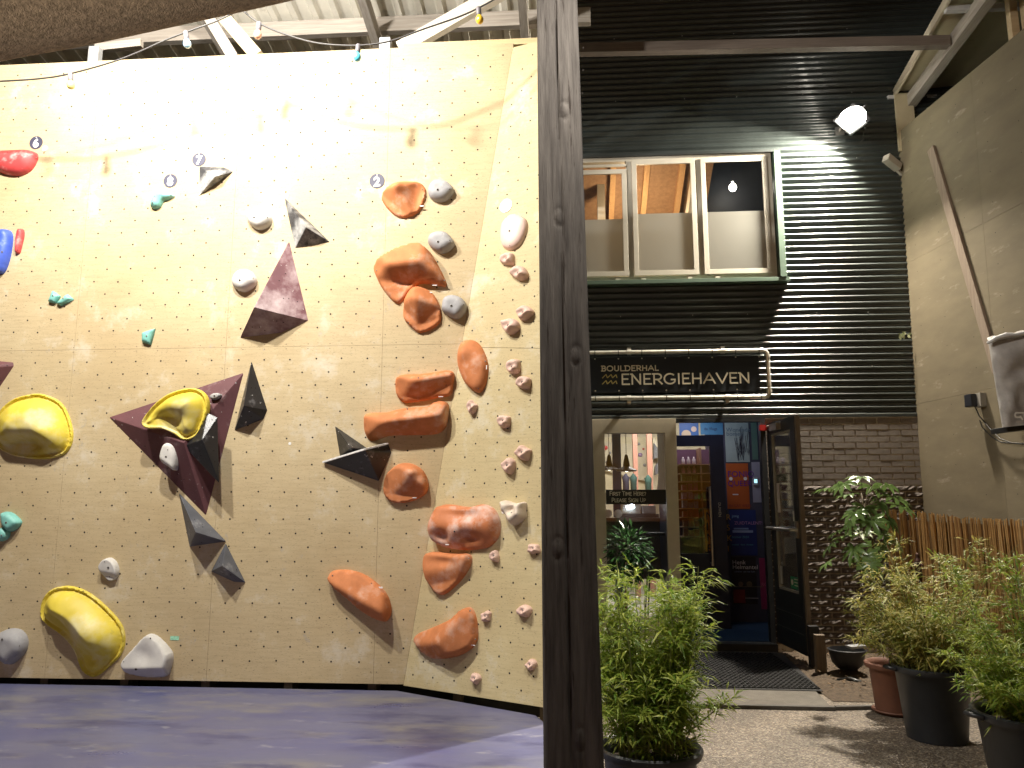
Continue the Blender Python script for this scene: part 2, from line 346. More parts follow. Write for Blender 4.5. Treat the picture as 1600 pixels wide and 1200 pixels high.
for z1 in ZS[1:]:
    z0 = z1-2.445
    for k in range(-1, 5):
        xr = XS[k+1]+S if k < 0 else XS[k]; xl = xr-S
        if k < 0: xl = XS[0]; xr = xl+S
        for j in range(24):
            z = z1-.1-.1*j
            if z < z0+.06: continue
            for i in range(6):
                x = xl + (.11+.2*i if j % 2 == 0 else .21+.2*i)
                if x > xr-.05 or (k < 0 and x > junction(z)-.04): continue
                hole(Vector((x+rr.uniform(-.004,.004), YW, z+rr.uniform(-.004,.004))), nrm)
for j in range(50):
    for i in range(9):
        u = uR-.22-.178*(i-1)-(.089 if j % 2 else 0); vv = v0r+.08+.095*j
        if u < jl(vv)+.05 or vv > vtop-.04: continue
        hole(SIDE.w(u+rr.uniform(-.004,.004), vv), SIDE.N)
holes.put('bolt_holes', M('hole_dark', (.02,.015,.012), .9), wall, kind='stuff')
for x in XS[:5]:                                   # fixing screws either side of each seam
    for j in range(12):
        for z0 in (ZS[0], ZS[1]):
            for dx in (-.02, .02): screws.disc((x+dx, YW-.0008, z0+.08+.2*j), nrm, .0038, 6)
for i in range(34):
    for dz in (-.018, .018): screws.disc((-.95-.17*i, YW-.0008, ZS[1]+dz), nrm, .0038, 6)
screws.put('panel_screws', M('screw_head', (.16,.12,.08), .6, .4), wall, kind='stuff')
frame = G()                                        # timber framing behind, seen in the gap at the foot and above the top
for x in [-6.9+.61*i for i in range(12)]: x < -.1 and frame.box(x-.03, x+.03, YW+TH+.001, YW+.16, .02, 4.9)
frame.put('stud_framing', wood('stud', (.10,.08,.055), (.14,.11,.08)), wall)
G().box(-7.4, -.02, YW+.17, YW+.19, .01, 5.0).put('backing_board', M('dark_board', (.03,.03,.03), .9), wall)
G().box(-1.3, -.12, YW+.03, YW+.10, 5.150, 5.2).put('top_capping', wood('capping', (.55,.42,.22), (.62,.5,.28), axis=0), wall)
# ------------------------------------------------------------------ holds
def catmull(pts, per=5):
    out = []; n = len(pts)
    for i in range(n):
        p0, p1, p2, p3 = (Vector(pts[(i+k) % n]) for k in (-1, 0, 1, 2))
        for j in range(per):
            t = j/per; out.append(.5*((2*p1)+(p2-p0)*t+(2*p0-5*p1+4*p2-p3)*t*t+(3*p1-p0-3*p2+p3)*t**3))
    return out
def Z(reg, pts):                                   # coordinates read off enlarged crops -> photo coordinates
    ox, oy = {'1': (0,0), '2': (420,0), '3': (0,330), '4': (420,330), '5': (0,660), '6': (420,660), '7': (0,860), '8': (420,860)}[reg]
    k = 450/1588; return [(ox+x*k, oy+y*k) for x, y in pts]
def z1(reg, x, y): return Z(reg, [(x, y)])[0]
def inside(p, poly):
    c = False; n = len(poly)
    for i in range(n):
        a = poly[i]; b = poly[i-1]
        if (a.y > p.y) != (b.y > p.y) and p.x < (b.x-a.x)*(p.y-a.y)/(b.y-a.y)+a.x: c = not c
    return c
def dist(p, poly):
    m = 1e9; n = len(poly)
    for i in range(n):
        a = poly[i-1]; b = poly[i]; d = b-a; t = max(0, min(1, (p-a).dot(d)/max(d.length_squared, 1e-12))); m = min(m, (a+d*t-p).length)
    return m
def smin(a, b, k):
    h = max(k-abs(a-b), 0)/k; return min(a, b)-h*h*k*.25
def hold(name, label, plane, out, H, m, h0=None, Rr=None, ridges=(), bumps=(), bolts=(), rim=0, k=.012, edge=.006, res=32, group=None, lift=0, wob=.004, tag_=(), raw=False, pw=2.0):
    h0 = H*.35 if h0 is None else h0
    T = lambda p, h=None: plane.uv(p[0], p[1], (h0 if h is None else h)+lift)
    poly = [T(p) for p in (out if raw else catmull(out))]
    xs = [p.x for p in poly]; ys = [p.y for p in poly]; sz = max(max(xs)-min(xs), max(ys)-min(ys)); st = sz/res
    Rr = Rr or sz*.3
    rg = []
    for (a, ha, b, hb, pu, hu, pl, hl) in ridges:
        A = T(a, ha); B = T(b, hb)
        for q, hq in ((pu, hu), (pl, hl)):
            if q is None: continue
            Q = T(q, hq); M3 = Matrix(((A.x,A.y,1),(B.x,B.y,1),(Q.x,Q.y,1)))
            try: rg.append(M3.inverted() @ Vector((ha,hb,hq)))
            except Exception: pass
    bp = [(T(c, H*.6), T((c[0]+rx, c[1]), H*.6), T((c[0], c[1]+ry), H*.6), amp, ang) for (c, rx, ry, amp, ang) in bumps]
    bp = [(c, (x-c).length, (y-c).length, amp, R(ang)) for c, x, y, amp, ang in bp]
    sd = random.uniform(0, 50)
    def hf(p, d):
        t = min(1, max(0, d-rim*1.7)/Rr); h = edge + H*(1-(1-t)**pw)**(1/pw)
        if rg: h = max(h, edge+min(.035, H*.3)*min(1, d/.018)**.5)
        for c in rg: h = smin(h, max(c.x*p.x+c.y*p.y+c.z, min(.035, H*.32)), k)
        w_ = min(1, d/(Rr*.5))
        for c, rx, ry, amp, ang in bp:
            q = p-c; x = q.x*math.cos(ang)-q.y*math.sin(ang)*-1; x = q.x*math.cos(ang)+q.y*math.sin(ang); y = -q.x*math.sin(ang)+q.y*math.cos(ang)
            h += amp*math.exp(-(x/rx)**2-(y/ry)**2)*w_
        h += wob*noise.noise(Vector((p.x*14, p.y*14, sd)))*w_
        if rim and d < rim*2.2:
            h += rim*.75*math.exp(-((d-rim*.5)/(rim*.45))**2) - rim*.35*math.exp(-((d-rim*1.5)/(rim*.35))**2)
        return max(h, edge*.6)
    pts = [Vector(p) for p in poly]; nb = len(pts)
    j = 0; y = min(ys)+st*.5
    while y < max(ys):
        x = min(xs)+st*(.5 if j % 2 else 0)
        while x < max(xs):
            p = Vector((x+random.uniform(-.1,.1)*st, y))
            if inside(p, poly) and dist(p, poly) > st*.45: pts.append(p)
            x += st
        y += st*.87; j += 1
    res_ = delaunay_2d_cdt(pts, [(i, (i+1) % nb) for i in range(nb)], [], 1, 1e-6)
    P = res_[0]; F = [tuple(f) for f in res_[2]]
    dd = [dist(p, poly) for p in P]; bd = set(i for i, d in enumerate(dd) if d < 1e-5)
    V = [plane.w(p.x, p.y, lift+(edge if i in bd else hf(p, dd[i]))) for i, p in enumerate(P)]
    nV = len(V); mp = {}
    for i in sorted(bd): mp[i] = len(V); V.append(plane.w(P[i].x, P[i].y, lift-.0005 if lift == 0 else lift-.03))
    cnt = {}
    for f in F:
        for a, b in zip(f, f[1:]+f[:1]): cnt[(a, b)] = 1
    for (a, b) in list(cnt):
        if (b, a) not in cnt and a in mp and b in mp: F.append((b, a, mp[a], mp[b]))
    cx = sum(v.x for v in poly)/nb; cy = sum(v.y for v in poly)/nb
    t = thing(name, label, 'climbing hold', plane.w(cx, cy, lift), group)
    mk('body', V, F, m, t, smooth=True, auto=75)
    for (bx, by, br) in bolts:
        q = T((bx, by), H*.8); hq = hf(q, dist(q, poly)); e = .006
        hx = hf(q+Vector((e, 0)), dist(q+Vector((e, 0)), poly))-hq; hy = hf(q+Vector((0, e)), dist(q+Vector((0, e)), poly))-hq
        n = (plane.N*e - plane.U*hx - plane.V*hy).normalized(); c = plane.w(q.x, q.y, hq+lift)
        u = n.orthogonal().normalized(); gg = G(); gg.lathe([(br*1.25, -.004), (br*1.25, .0022), (br*.95, .003), (br*.9, -.001)], c, n, 12)
        b_ = gg.put('bolt_seat', M('bolt_ring', (.30,.28,.26), .5, .3), t, smooth=True, auto=40)
        G().disc(c+n*.0012, n, br*.9, 12, .001).put('bolt_hole', MATS['hole_dark'], t)
    for (bx, by, wd, hh) in tag_:
        q = T((bx, by), H*.8); hq = hf(q, dist(q, poly)); c = plane.w(q.x, q.y, hq+lift+.004)
        G().bar(c-plane.U*wd/2, c+plane.U*wd/2, .004, hh, plane.V).put('product_tag', M('tag_white', WHITE, .5), t)
    return t
ORANGE = M('hold_orange', (.56,.205,.08), .72, var=.14, vs=9, bump=.15, bs=160, spot=[((.64,.46,.36), 5, .54, .24), ((.34,.12,.05), 8, .66, .08)], spec=.25)
PINKP = M('hold_pink', (.66,.46,.38), .6, var=.08, vs=14, bump=.15, bs=140, spec=.3, spot=[((.72,.62,.56), 20, .6, .15)])
GREYH = M('hold_grey', (.36,.355,.36), .7, var=.1, vs=12, bump=.15, bs=160, spec=.3, spot=[((.6,.59,.57), 9, .6, .2)])
CREAM = M('hold_chalky_white', (.62,.60,.56), .75, var=.08, vs=9, bump=.12, bs=140, spec=.3)
YEL = M('hold_yellow', (.70,.56,.07), .5, var=.08, vs=6, bump=.06, bs=120, spec=.35, spot=[((.78,.73,.47), 2.2, .50, .22), ((.45,.38,.10), 5, .66, .1)])
RED = M('hold_red', (.62,.07,.07), .5, var=.15, vs=8, bump=.1, bs=120, spot=[((.75,.55,.52), 6, .55, .2)])
TEAL = M('hold_teal', (.20,.50,.44), .55, var=.12, vs=16, bump=.1, bs=120, spot=[((.6,.7,.66), 16, .6, .2)])
BLUE = M('hold_blue', (.06,.12,.55), .45, var=.15, vs=8, bump=.08, bs=120, spot=[((.4,.48,.75), 9, .6, .2)])
L = 'plain'
# --- orange run
hold('climbing_hold', 'orange dual-texture nose hold at the top of the orange run beside the number 2 badge', MAIN,
     Z('2', [(640,1040),(700,1003),(780,996),(835,1005),(862,1038),(862,1075),(850,1115),(820,1165),(750,1195),(690,1180),(640,1130),(618,1085)]), .085, ORANGE,
     ridges=[(z1('2',715,1020),.11,z1('2',775,1160),.05, z1('2',625,1085),.02, z1('2',865,1075),.005)], bumps=[(z1('2',718,1040),9,9,.045,0),(z1('2',800,1060),13,18,-.03,20)],
     bolts=[(*z1('2',842,1033),.004)], tag_=[(*z1('2',838,1125),.03,.008)], k=.01)
hold('climbing_hold', 'large square orange hold with a wide concave lower face in the orange run', MAIN,
     Z('4', [(568,290),(620,245),(690,205),(760,182),(825,173),(880,210),(930,290),(972,380),(966,404),(930,400),(870,388),(820,392),(770,430),(725,485),(700,498),(672,482),(620,420),(585,355)]), .19, ORANGE, Rr=.07,
     ridges=[(z1('4',650,320),.15,z1('4',830,275),.17, z1('4',740,185),.10, z1('4',740,440),.03),
             (z1('4',830,275),.17,z1('4',960,385),.07, z1('4',900,225),.09, z1('4',830,400),.04),
             (z1('4',628,275),.12,z1('4',690,485),.10, z1('4',572,310),.03, None, 0)], k=.03,
     bumps=[(z1('4',770,370),26,14,-.025,0)], bolts=[(*z1('4',577,305),.0035),(*z1('4',957,360),.0035)], tag_=[(*z1('4',900,384),.035,.005)])
hold('climbing_hold', 'round orange knob hold tucked under the large square orange hold', MAIN,
     Z('4', [(735,550),(745,480),(780,425),(820,410),(870,425),(910,460),(940,520),(945,590),(915,630),(860,658),(815,660),(770,625),(742,590)]), .13, ORANGE, Rr=.12,
     ridges=[(z1('4',805,480),.15,z1('4',835,640),.03, z1('4',738,560),.01, z1('4',940,500),.06),(z1('4',810,485),.15,z1('4',935,540),.07,z1('4',860,420),.05,z1('4',860,655),.0)], k=.025,
     bolts=[(*z1('4',760,602),.0035)], tag_=[(*z1('4',885,435),.02,.006)])
hold('climbing_hold', 'tall oval orange hold on the fold line right of the orange run', SIDE,
     Z('4', [(1045,760),(1065,720),(1105,705),(1150,728),(1185,790),(1200,860),(1190,940),(1165,990),(1130,993),(1080,950),(1048,880),(1038,820)]), .085, ORANGE, Rr=.12,
     bumps=[(z1('4',1090,790),10,13,.03,0),(z1('4',1150,900),12,22,-.01,0)], bolts=[(*z1('4',1177,820),.004),(*z1('4',1145,975),.003)], tag_=[(*z1('4',1187,855),.006,.03)])
hold('climbing_hold', 'short rectangular orange sloper directly above the longer one', MAIN,
     Z('4', [(692,950),(700,915),(740,895),(830,893),(920,880),(985,873),(1018,890),(1015,940),(1000,1010),(930,1025),(860,1040),(780,1052),(735,1050),(700,1010)]), .12, ORANGE, Rr=.09,
     ridges=[(z1('4',790,930),.13,z1('4',1005,900),.08, z1('4',860,890),.05, z1('4',880,1035),.005),(z1('4',735,1030),.03,z1('4',795,935),.13,z1('4',692,950),.03,z1('4',850,1035),.02)], k=.03,
     bolts=[(*z1('4',825,920),.005),(*z1('4',1000,890),.003),(*z1('4',725,1027),.003)], tag_=[(*z1('4',940,1015),.035,.005)])
hold('climbing_hold', 'long wavy orange sloper touching the chalky black star shaped volumes', MAIN,
     Z('4', [(515,1170),(520,1122),(560,1108),(640,1105),(720,1085),(800,1078),(870,1072),(905,1050),(950,1042),(985,1062),(985,1130),(970,1188),(930,1222),(860,1230),(760,1232),(660,1235),(600,1255),(550,1262),(522,1220)]), .15, ORANGE, Rr=.10,
     ridges=[(z1('4',640,1165),.14,z1('4',960,1120),.15, z1('4',760,1082),.06, z1('4',800,1232),.02),(z1('4',550,1240),.04,z1('4',640,1165),.14,z1('4',515,1150),.04,z1('4',660,1235),.03)], k=.04,
     bumps=[(z1('4',840,1100),20,7,-.015,0)], bolts=[(*z1('4',755,1084),.004)])
hold('climbing_hold', 'round orange hold with a diagonal crest below the black star shaped volumes', MAIN,
     Z('6', [(625,350),(640,290),(690,240),(740,222),(800,232),(850,270),(875,330),(870,380),(840,410),(780,436),(720,445),(670,438),(632,400)]), .12, ORANGE, Rr=.11,
     ridges=[(z1('6',670,400),.03,z1('6',805,265),.15, z1('6',650,290),.04, z1('6',780,436),.01)], k=.014, bumps=[(z1('6',800,270),8,7,.03,0),(z1('6',835,290),9,9,-.02,0)],
     tag_=[(*z1('6',795,415),.03,.005)])
hold('climbing_hold', 'biggest orange hold, bean shaped with a chalky white saddle on top', SIDE,
     Z('6', [(880,560),(900,500),(930,455),(990,450),(1050,460),(1100,462),(1160,448),(1215,470),(1250,530),(1253,590),(1235,645),(1180,690),(1080,703),(980,695),(905,668),(880,620)]), .17,
     M('hold_orange_chalked', (.55,.195,.08), .55, var=.14, vs=9, bump=.15, bs=160, spot=[((.66,.50,.44), 5, .47, .2)], spec=.3), Rr=.13,
     ridges=[(z1('6',900,590),.13,z1('6',1240,570),.13, z1('6',1070,450),.09, z1('6',1070,705),.02)], k=.06,
     bumps=[(z1('6',1065,500),22,12,-.045,0),(z1('6',940,625),12,9,-.045,0),(z1('6',1090,640),15,10,-.035,0),(z1('6',1010,640),9,16,.03,0)], bolts=[(*z1('6',1015,600),.005)], tag_=[(*z1('6',945,672),.03,.006)])
hold('climbing_hold', 'orange wedge hold under the biggest orange hold, crossed by its shadow', SIDE,
     Z('6', [(850,780),(862,725),(900,712),(1000,722),(1080,722),(1103,745),(1095,790),(1060,850),(1010,905),(960,945),(925,950),(888,920),(862,860)]), .12, ORANGE, Rr=.10,
     ridges=[(z1('6',860,832),.08,z1('6',1085,765),.08, z1('6',960,715),.07, z1('6',950,948),.0)], k=.02, bumps=[(z1('6',960,770),18,8,-.02,0)], bolts=[(*z1('6',1085,748),.003)])
hold('climbing_hold', 'elongated orange hold left of the seam, lowest on the flat panels', MAIN,
     Z('8', [(317,160),(330,125),(370,110),(440,112),(520,137),(600,195),(650,260),(668,330),(660,372),(635,398),(580,385),(500,340),(420,270),(350,212)]), .16, ORANGE, Rr=.12,
     ridges=[(z1('8',350,190),.08,z1('8',640,355),.15, z1('8',560,160),.05, z1('8',500,360),.02),(z1('8',430,270),.14,z1('8',540,335),.17,z1('8',480,110),.04,z1('8',440,300),.05)], k=.03,
     bumps=[(z1('8',500,230),9,12,-.012,0)], bolts=[(*z1('8',333,145),.004),(*z1('8',552,187),.003)], tag_=[(*z1('8',600,212),.03,.012)])
hold('climbing_hold', 'lowest orange hold, fin shaped with its peak at the right', SIDE,
     Z('8', [(780,490),(800,462),(850,440),(920,410),(1000,370),(1050,325),(1090,315),(1115,350),(1130,420),(1127,500),(1090,550),(1010,590),(900,602),(840,580),(795,530)]), .15, ORANGE, Rr=.11,
     ridges=[(z1('8',800,515),.05,z1('8',930,505),.13, z1('8',880,425),.06, z1('8',900,600),.02),(z1('8',930,505),.13,z1('8',1080,340),.09,z1('8',930,410),.05,z1('8',1090,550),.06)], k=.025,
     bolts=[(*z1('8',1088,335),.004),(*z1('8',1105,495),.003)], tag_=[(*z1('8',1085,528),.03,.006)])
# --- grey and cream screw-ons
gb = Z('2', [(880,1030),(900,1000),(940,988),(985,1000),(1020,1040),(1015,1065),(980,1100),(940,1110),(895,1095),(876,1060)])
hold('climbing_hold', 'rounded grey hold right of the topmost orange hold', MAIN, gb, .07, GREYH, bolts=[(*z1('2',933,1052),.008),(*z1('2',997,1045),.004)])
hold('climbing_hold', 'rounded grey hold above the right corner of the large square orange hold', MAIN,
     Z('4', [(875,165),(890,125),(940,108),(985,120),(1020,165),(1020,190),(985,220),(945,230),(900,205)]), .075, GREYH, bolts=[(*z1('4',935,173),.008),(*z1('4',998,163),.004)])
hold('climbing_hold', 'rounded grey hold right of the round orange knob', MAIN,
     Z('4', [(952,520),(965,475),(1010,460),(1060,475),(1090,515),(1085,550),(1060,580),(1030,592),(980,570),(955,545)]), .075, GREYH, bolts=[(*z1('4',1008,525),.008),(*z1('4',1072,517),.004)])
hold('climbing_hold', 'chalk white dome hold left of the upper black triangular volume', MAIN,
     Z('3', [(1360,30),(1385,-5),(1425,-12),(1470,5),(1497,40),(1480,78),(1430,100),(1380,76)]), .07, CREAM, bolts=[(*z1('3',1407,40),.007),(*z1('3',1475,35),.004)])
hold('climbing_hold', 'chalk white dome hold left of the tall maroon volume', MAIN,
     Z('3', [(1277,385),(1298,338),(1340,318),(1385,330),(1413,375),(1400,412),(1345,443),(1295,425)]), .07, CREAM, bolts=[(*z1('3',1328,385),.007),(*z1('3',1393,367),.004)])
hold('climbing_hold', 'small white teardrop hold above the lowest yellow hold', MAIN,
     Z('5', [(545,790),(570,755),(605,748),(635,775),(647,820),(635,858),(600,875),(568,848),(548,815)]), .085, CREAM,
     ridges=[(z1('5',550,820),.05,z1('5',645,840),.05,z1('5',600,750),.06,z1('5',600,875),.0)], bolts=[(*z1('5',590,802),.007),(*z1('5',573,768),.003),(*z1('5',587,853),.003)])
hold('climbing_hold', 'grey white rounded hold at the left edge just above the mat', MAIN,
     Z('7', [(-35,520),(-20,470),(10,445),(60,432),(110,445),(140,490),(135,550),(100,595),(50,632),(10,615),(-25,570)]), .09, GREYH,
     bolts=[(*z1('7',25,488),.007),(*z1('7',105,527),.003),(*z1('7',38,607),.003)])
hold('climbing_hold', 'white shield shaped hold resting at the foot of the wall beside the lowest yellow hold', MAIN,
     Z('7', [(668,620),(690,585),(740,530),(790,475),(825,465),(868,488),(925,550),(940,590),(930,650),(905,698),(840,706),(750,700),(695,678),(672,645)]), .13, CREAM, Rr=.09,
     ridges=[(z1('7',690,655),.09,z1('7',930,650),.10,z1('7',820,465),.06,z1('7',800,712),.0)], bumps=[(z1('7',790,590),14,20,-.02,30)], bolts=[(*z1('7',742,658),.008),(*z1('7',813,490),.004),(*z1('7',672,617),.003),(*z1('7',905,677),.003)])
hold('climbing_hold', 'pale pink oval plate hold under the silvery badge', SIDE,
     Z('4', [(1290,60),(1330,20),(1370,15),(1410,38),(1423,70),(1415,120),(1385,180),(1340,210),(1295,200),(1278,160),(1278,100)]), .045,
     M('hold_pale_pink', (.72,.52,.45), .55, var=.06, vs=9, bump=.1, bs=120), Rr=.06, bolts=[(*z1('4',1333,113),.007),(*z1('4',1330,190),.003)])
def blob(reg, cx, cy, rx, ry, sd, a0=0):
    rnd = random.Random(sd); pts = []
    for i in range(9):
        a = 2*PI*i/9+a0; k = 1+rnd.uniform(-.22, .16); pts.append((cx+rx*k*math.cos(a), cy+ry*k*math.sin(a)))
    return Z(reg, pts)
SM = [('4',1315,263,36,40,'pink jug hold with an open mouth, first below the pale oval plate'),
      ('4',1380,342,46,42,'pink two-holed pinch just below the pink jug at the top of the edge column'),
      ('4',1405,560,48,40,'pink rounded hold, upper right one of the touching pair above the panel seam'),
      ('4',1325,632,50,48,'pink ring-like jug, lower left one of the touching pair above the panel seam'),
      ('4',1345,860,44,46,'pink ear shaped hold just below the panel seam'),
      ('4',1402,945,46,42,'pink oval hold touching the ear shaped one below the seam'),
      ('4',1118,1080,27,36,'tiny pink hold with a sharp lip under the tall oval orange hold'),
      ('4',1297,1157,40,40,'round pink hold standing alone above the diagonal pink pair'),
      ('6',1400,168,44,40,'pink bean hold, upper right of the diagonal pair'),
      ('6',1320,240,43,45,'pink ball hold, lower left of the diagonal pair'),
      ('6',1243,738,25,36,'small oblong pink hold right of the orange wedge'),
      ('6',1462,697,34,30,'small pink hold right beside the timber post'),
      ('6',1197,1070,26,30,'small pink button hold right of the lowest orange hold'),
      ('6',1407,1040,37,34,'pink ball hold with a long shadow, nearest the post low down'),
      ('8',1140,707,27,31,'small pink hold nearest the foot of the angled panel'),
      ('8',1445,632,30,31,'small pink hold low beside the post, above the foot of the wall')]
for i, (rg_, cx, cy, rx, ry, lb) in enumerate(SM):
    bl = z1(rg_, cx-rx*.15, cy-ry*.05); s_ = max(rx, ry)/45
    k_ = 450/1588
    bm_ = [((bl[0], bl[1]), rx*k_*.5, ry*k_*.4, -.022*s_, 0), ((bl[0]+rx*k_*.45, bl[1]+ry*k_*.25), rx*k_*.35, ry*k_*.3, .02*s_, 20)]
    hold('climbing_hold', lb, SIDE, blob(rg_, cx, cy, rx, ry, 40+i, i), .06*s_, PINKP, Rr=.045*s_, bumps=bm_, bolts=[(*bl, .009*s_+.001)], res=22, group='small pink holds in a column on the angled panel')
hold('climbing_hold', 'bone coloured three-armed jug beside the biggest orange hold', SIDE,
     Z('6', [(1285,470),(1280,440),(1300,428),(1340,440),(1375,445),(1395,436),(1410,445),(1408,480),(1410,520),(1385,545),(1350,568),(1330,555),(1310,515),(1290,495)]), .09,
     M('hold_bone', (.66,.56,.46), .6, var=.08, vs=10, bump=.12, bs=130), Rr=.045, bumps=[(z1('6',1340,480),6,7,-.05,0),(z1('6',1390,500),4,11,.02,0)], bolts=[(*z1('6',1337,497),.006)], res=22)
# --- yellow
YR = .020
hold('climbing_hold', 'yellow rimmed hold mounted on the big maroon triangular volume', MAIN,
     Z('3', [(775,1165),(800,1120),(850,1060),(920,1008),(1000,980),(1070,975),(1118,1000),(1140,1045),(1138,1105),(1110,1190),(1080,1240),(1035,1262),(998,1258),(950,1225),(880,1197),(800,1195)]), .085, YEL, h0=.02, lift=.15, Rr=.13, rim=YR, res=60, pw=1.45,
     bumps=[(z1('3',905,1150),25,13,-.085,0),(z1('3',980,1050),25,14,.03,0)], bolts=[])
hold('climbing_hold', 'yellow rimmed domed hold at the left edge with a dark scoop underneath', MAIN,
     [(-14,690),(-12,650),(10,625),(40,615),(62,615),(88,627),(102,650),(108,682),(98,706),(72,716),(40,716),(5,708)], .15, YEL, Rr=.19, rim=YR, res=60, pw=1.5,
     bumps=[(z1('5',95,130),34,13,-.13,8),(z1('5',270,60),16,16,.02,0)], bolts=[(*z1('5',315,187),.003)])
hold('climbing_hold', 'large yellow rimmed kidney shaped hold low on the wall', MAIN,
     Z('7', [(200,330),(215,270),(260,220),(330,200),(400,207),(470,237),(540,290),(620,370),(662,440),(668,520),(640,590),(580,650),(520,698),(475,703),(430,670),(402,600),(370,535),(310,470),(240,420),(205,380)]), .15, YEL, Rr=.20, rim=YR, res=60, pw=1.5,
     bumps=[(z1('7',330,440),34,9,-.06,-48),(z1('7',480,600),18,22,-.09,30),(z1('7',520,440),20,26,.03,0)], bolts=[(*z1('7',410,233),.003)])
# --- coloured small ones
hold('climbing_hold', 'red chalky half moon hold at the upper left beside the number 6 badge', MAIN,
     Z('1', [(-60,840),(0,828),(60,823),(140,821),(185,833),(200,852),(190,892),(160,935),(110,960),(60,962),(0,948),(-50,915)]), .08, RED, bolts=[(*z1('1',48,840),.005),(*z1('1',180,857),.003)])
hold('climbing_hold', 'teal comma shaped hold below the number 8 badge', MAIN,
     Z('1', [(862,1062),(895,1052),(930,1065),(960,1078),(925,1098),(900,1105),(880,1140),(850,1150),(828,1135),(835,1095)]), .05, TEAL, bolts=[(*z1('1',860,1087),.005),(*z1('1',845,1122),.005)], res=20)
TE = dict(Rr=.03, edge=.004, res=14, raw=True)
hold('climbing_hold', 'left one of the two touching mint green chip holds', MAIN, Z('3', [(265,500),(290,437),(332,468),(306,508)]), .035, TEAL, bolts=[(*z1('3',297,468),.005)], **TE)
hold('climbing_hold', 'right one of the two touching mint green chip holds', MAIN, Z('3', [(310,508),(345,478),(370,455),(405,485),(335,522)]), .035, TEAL, bolts=[(*z1('3',352,482),.005)], **TE)
hold('climbing_hold', 'single mint green chip hold just above the horizontal seam', MAIN, Z('3', [(783,668),(855,645),(830,737),(782,722)]), .035, TEAL, bolts=[(*z1('3',812,690),.005)], **TE)
hold('climbing_hold', 'teal hold at the left edge, upper lobe of two joined pieces', MAIN, Z('5', [(10,500),(50,494),(90,520),(112,555),(72,598),(42,598),(14,560)]), .06, TEAL, bolts=[(*z1('5',43,552),.006)], Rr=.04, res=18)
hold('climbing_hold', 'teal hold at the left edge, lower lobe of two joined pieces', MAIN, Z('5', [(-22,610),(18,575),(48,603),(40,638),(5,657),(-20,645)]), .05, TEAL, bolts=[(*z1('5',15,622),.004)], Rr=.04, res=16)
hold('climbing_hold', 'long blue vertical pinch hold at the left edge', MAIN, Z('3', [(-38,150),(-5,108),(25,97),(52,108),(62,150),(50,240),(25,318),(0,342),(-35,325)]), .07, BLUE, bolts=[(*z1('3',18,228),.006)], Rr=.05)
hold('climbing_hold', 'thin red finger hold beside the long blue pinch', MAIN, Z('3', [(92,125),(105,98),(128,102),(130,135),(118,190),(107,228),(92,232),(84,218)]), .035, RED, bolts=[(*z1('3',97,213),.003)], Rr=.03, res=24)

# --- volumes
def vol(label, base, peak, h, m, plane=MAIN, bev=.006, lift=0, nh=6, cat='climbing volume'):
    """faceted plywood volume: base outline on the wall, one peak at distance h"""
    B = [plane.hit(x, y, lift) for x, y in base]; P = plane.hit(peak[0], peak[1], h+lift); n = len(B)
    c = sum(B, Vector())/n; t = thing('wall_volume', label, cat, c)
    mk('body', B+[P], [(i, (i+1) % n, n) for i in range(n)]+[tuple(range(n))], m, t, bevel=bev)
    if nh:
        g = G(); rnd = random.Random(len(label))
        for i in range(n):
            a, b = B[i], B[(i+1) % n]; fn = (b-a).cross(P-a).normalized()
            if fn.dot(plane.N) < 0: fn = -fn
            if fn.dot(FW) > -.05: continue
            ar = (b-a).cross(P-a).length/2; k = int(min(nh, 1+ar*60))
            for _ in range(k):
                u, v = rnd.uniform(.15,.6), rnd.uniform(.12,.5)
                if u+v > .88: continue
                g.disc(a+(b-a)*u+(P-a)*v+fn*.0012, fn, .0045, 7)
        if g.v: g.put('bolt_holes', MATS['hole_dark'], t, kind='stuff')
    return t
MAR = M('volume_maroon', (.13,.052,.058), .62, var=.15, vs=5, bump=.2, bs=110, spec=.35, spot=[((.50,.40,.40), 3.2, .56, .25), ((.62,.58,.56), 30, .66, .05)])
MARL = M('volume_maroon_dusty', (.17,.075,.085), .65, var=.15, vs=5, bump=.2, bs=110, spec=.35, spot=[((.62,.52,.52), 2.4, .46, .25), ((.62,.58,.56), 30, .66, .05)])
BLKV = M('volume_black', (.018,.018,.02), .33, var=.2, vs=7, bump=.2, bs=110, spec=.6, spot=[((.26,.26,.27), 4.5, .60, .2), ((.75,.75,.72), 24, .655, .02)])
GRYV = M('volume_slate', (.095,.10,.115), .5, var=.2, vs=7, bump=.2, bs=110, spec=.5, spot=[((.42,.42,.42), 5, .58, .2)])
DSTV = M('volume_dusty_black', (.05,.05,.055), .5, var=.2, vs=7, bump=.2, bs=110, spec=.5, spot=[((.45,.45,.44), 4, .46, .2), ((.75,.75,.72), 26, .70, .02)])
vol('small slate coloured triangular volume under the number 7 badge', [z1('1',1100,917), z1('1',1232,921), z1('1',1288,946), z1('1',1094,1084)], z1('1',1185,975), .08, DSTV)
vol('narrow speckled black triangular volume above the tall maroon one', [(444,308), (516,378), (461,388)], (478,355), .12, DSTV)
vol('tall maroon triangular volume with a dusty white left face', [(452,376), (375,528), (440,520), (482,501)], (397,480), .20, MARL)
vol('big maroon triangular volume carrying a yellow hold', [(170,652), (381,582), (322,806)], (287,692), .17, MAR, nh=10)
vol('small maroon volume cut off by the left edge of the photo', [(-48,560), (21,566), (22,572), (-5,612), (-60,640)], (-25,575), .12, MAR)
vol('slim black triangular volume leaning against the big maroon one', [(393,563), (418,641), (412,655), (366,673)], (381,634), .14, BLKV)
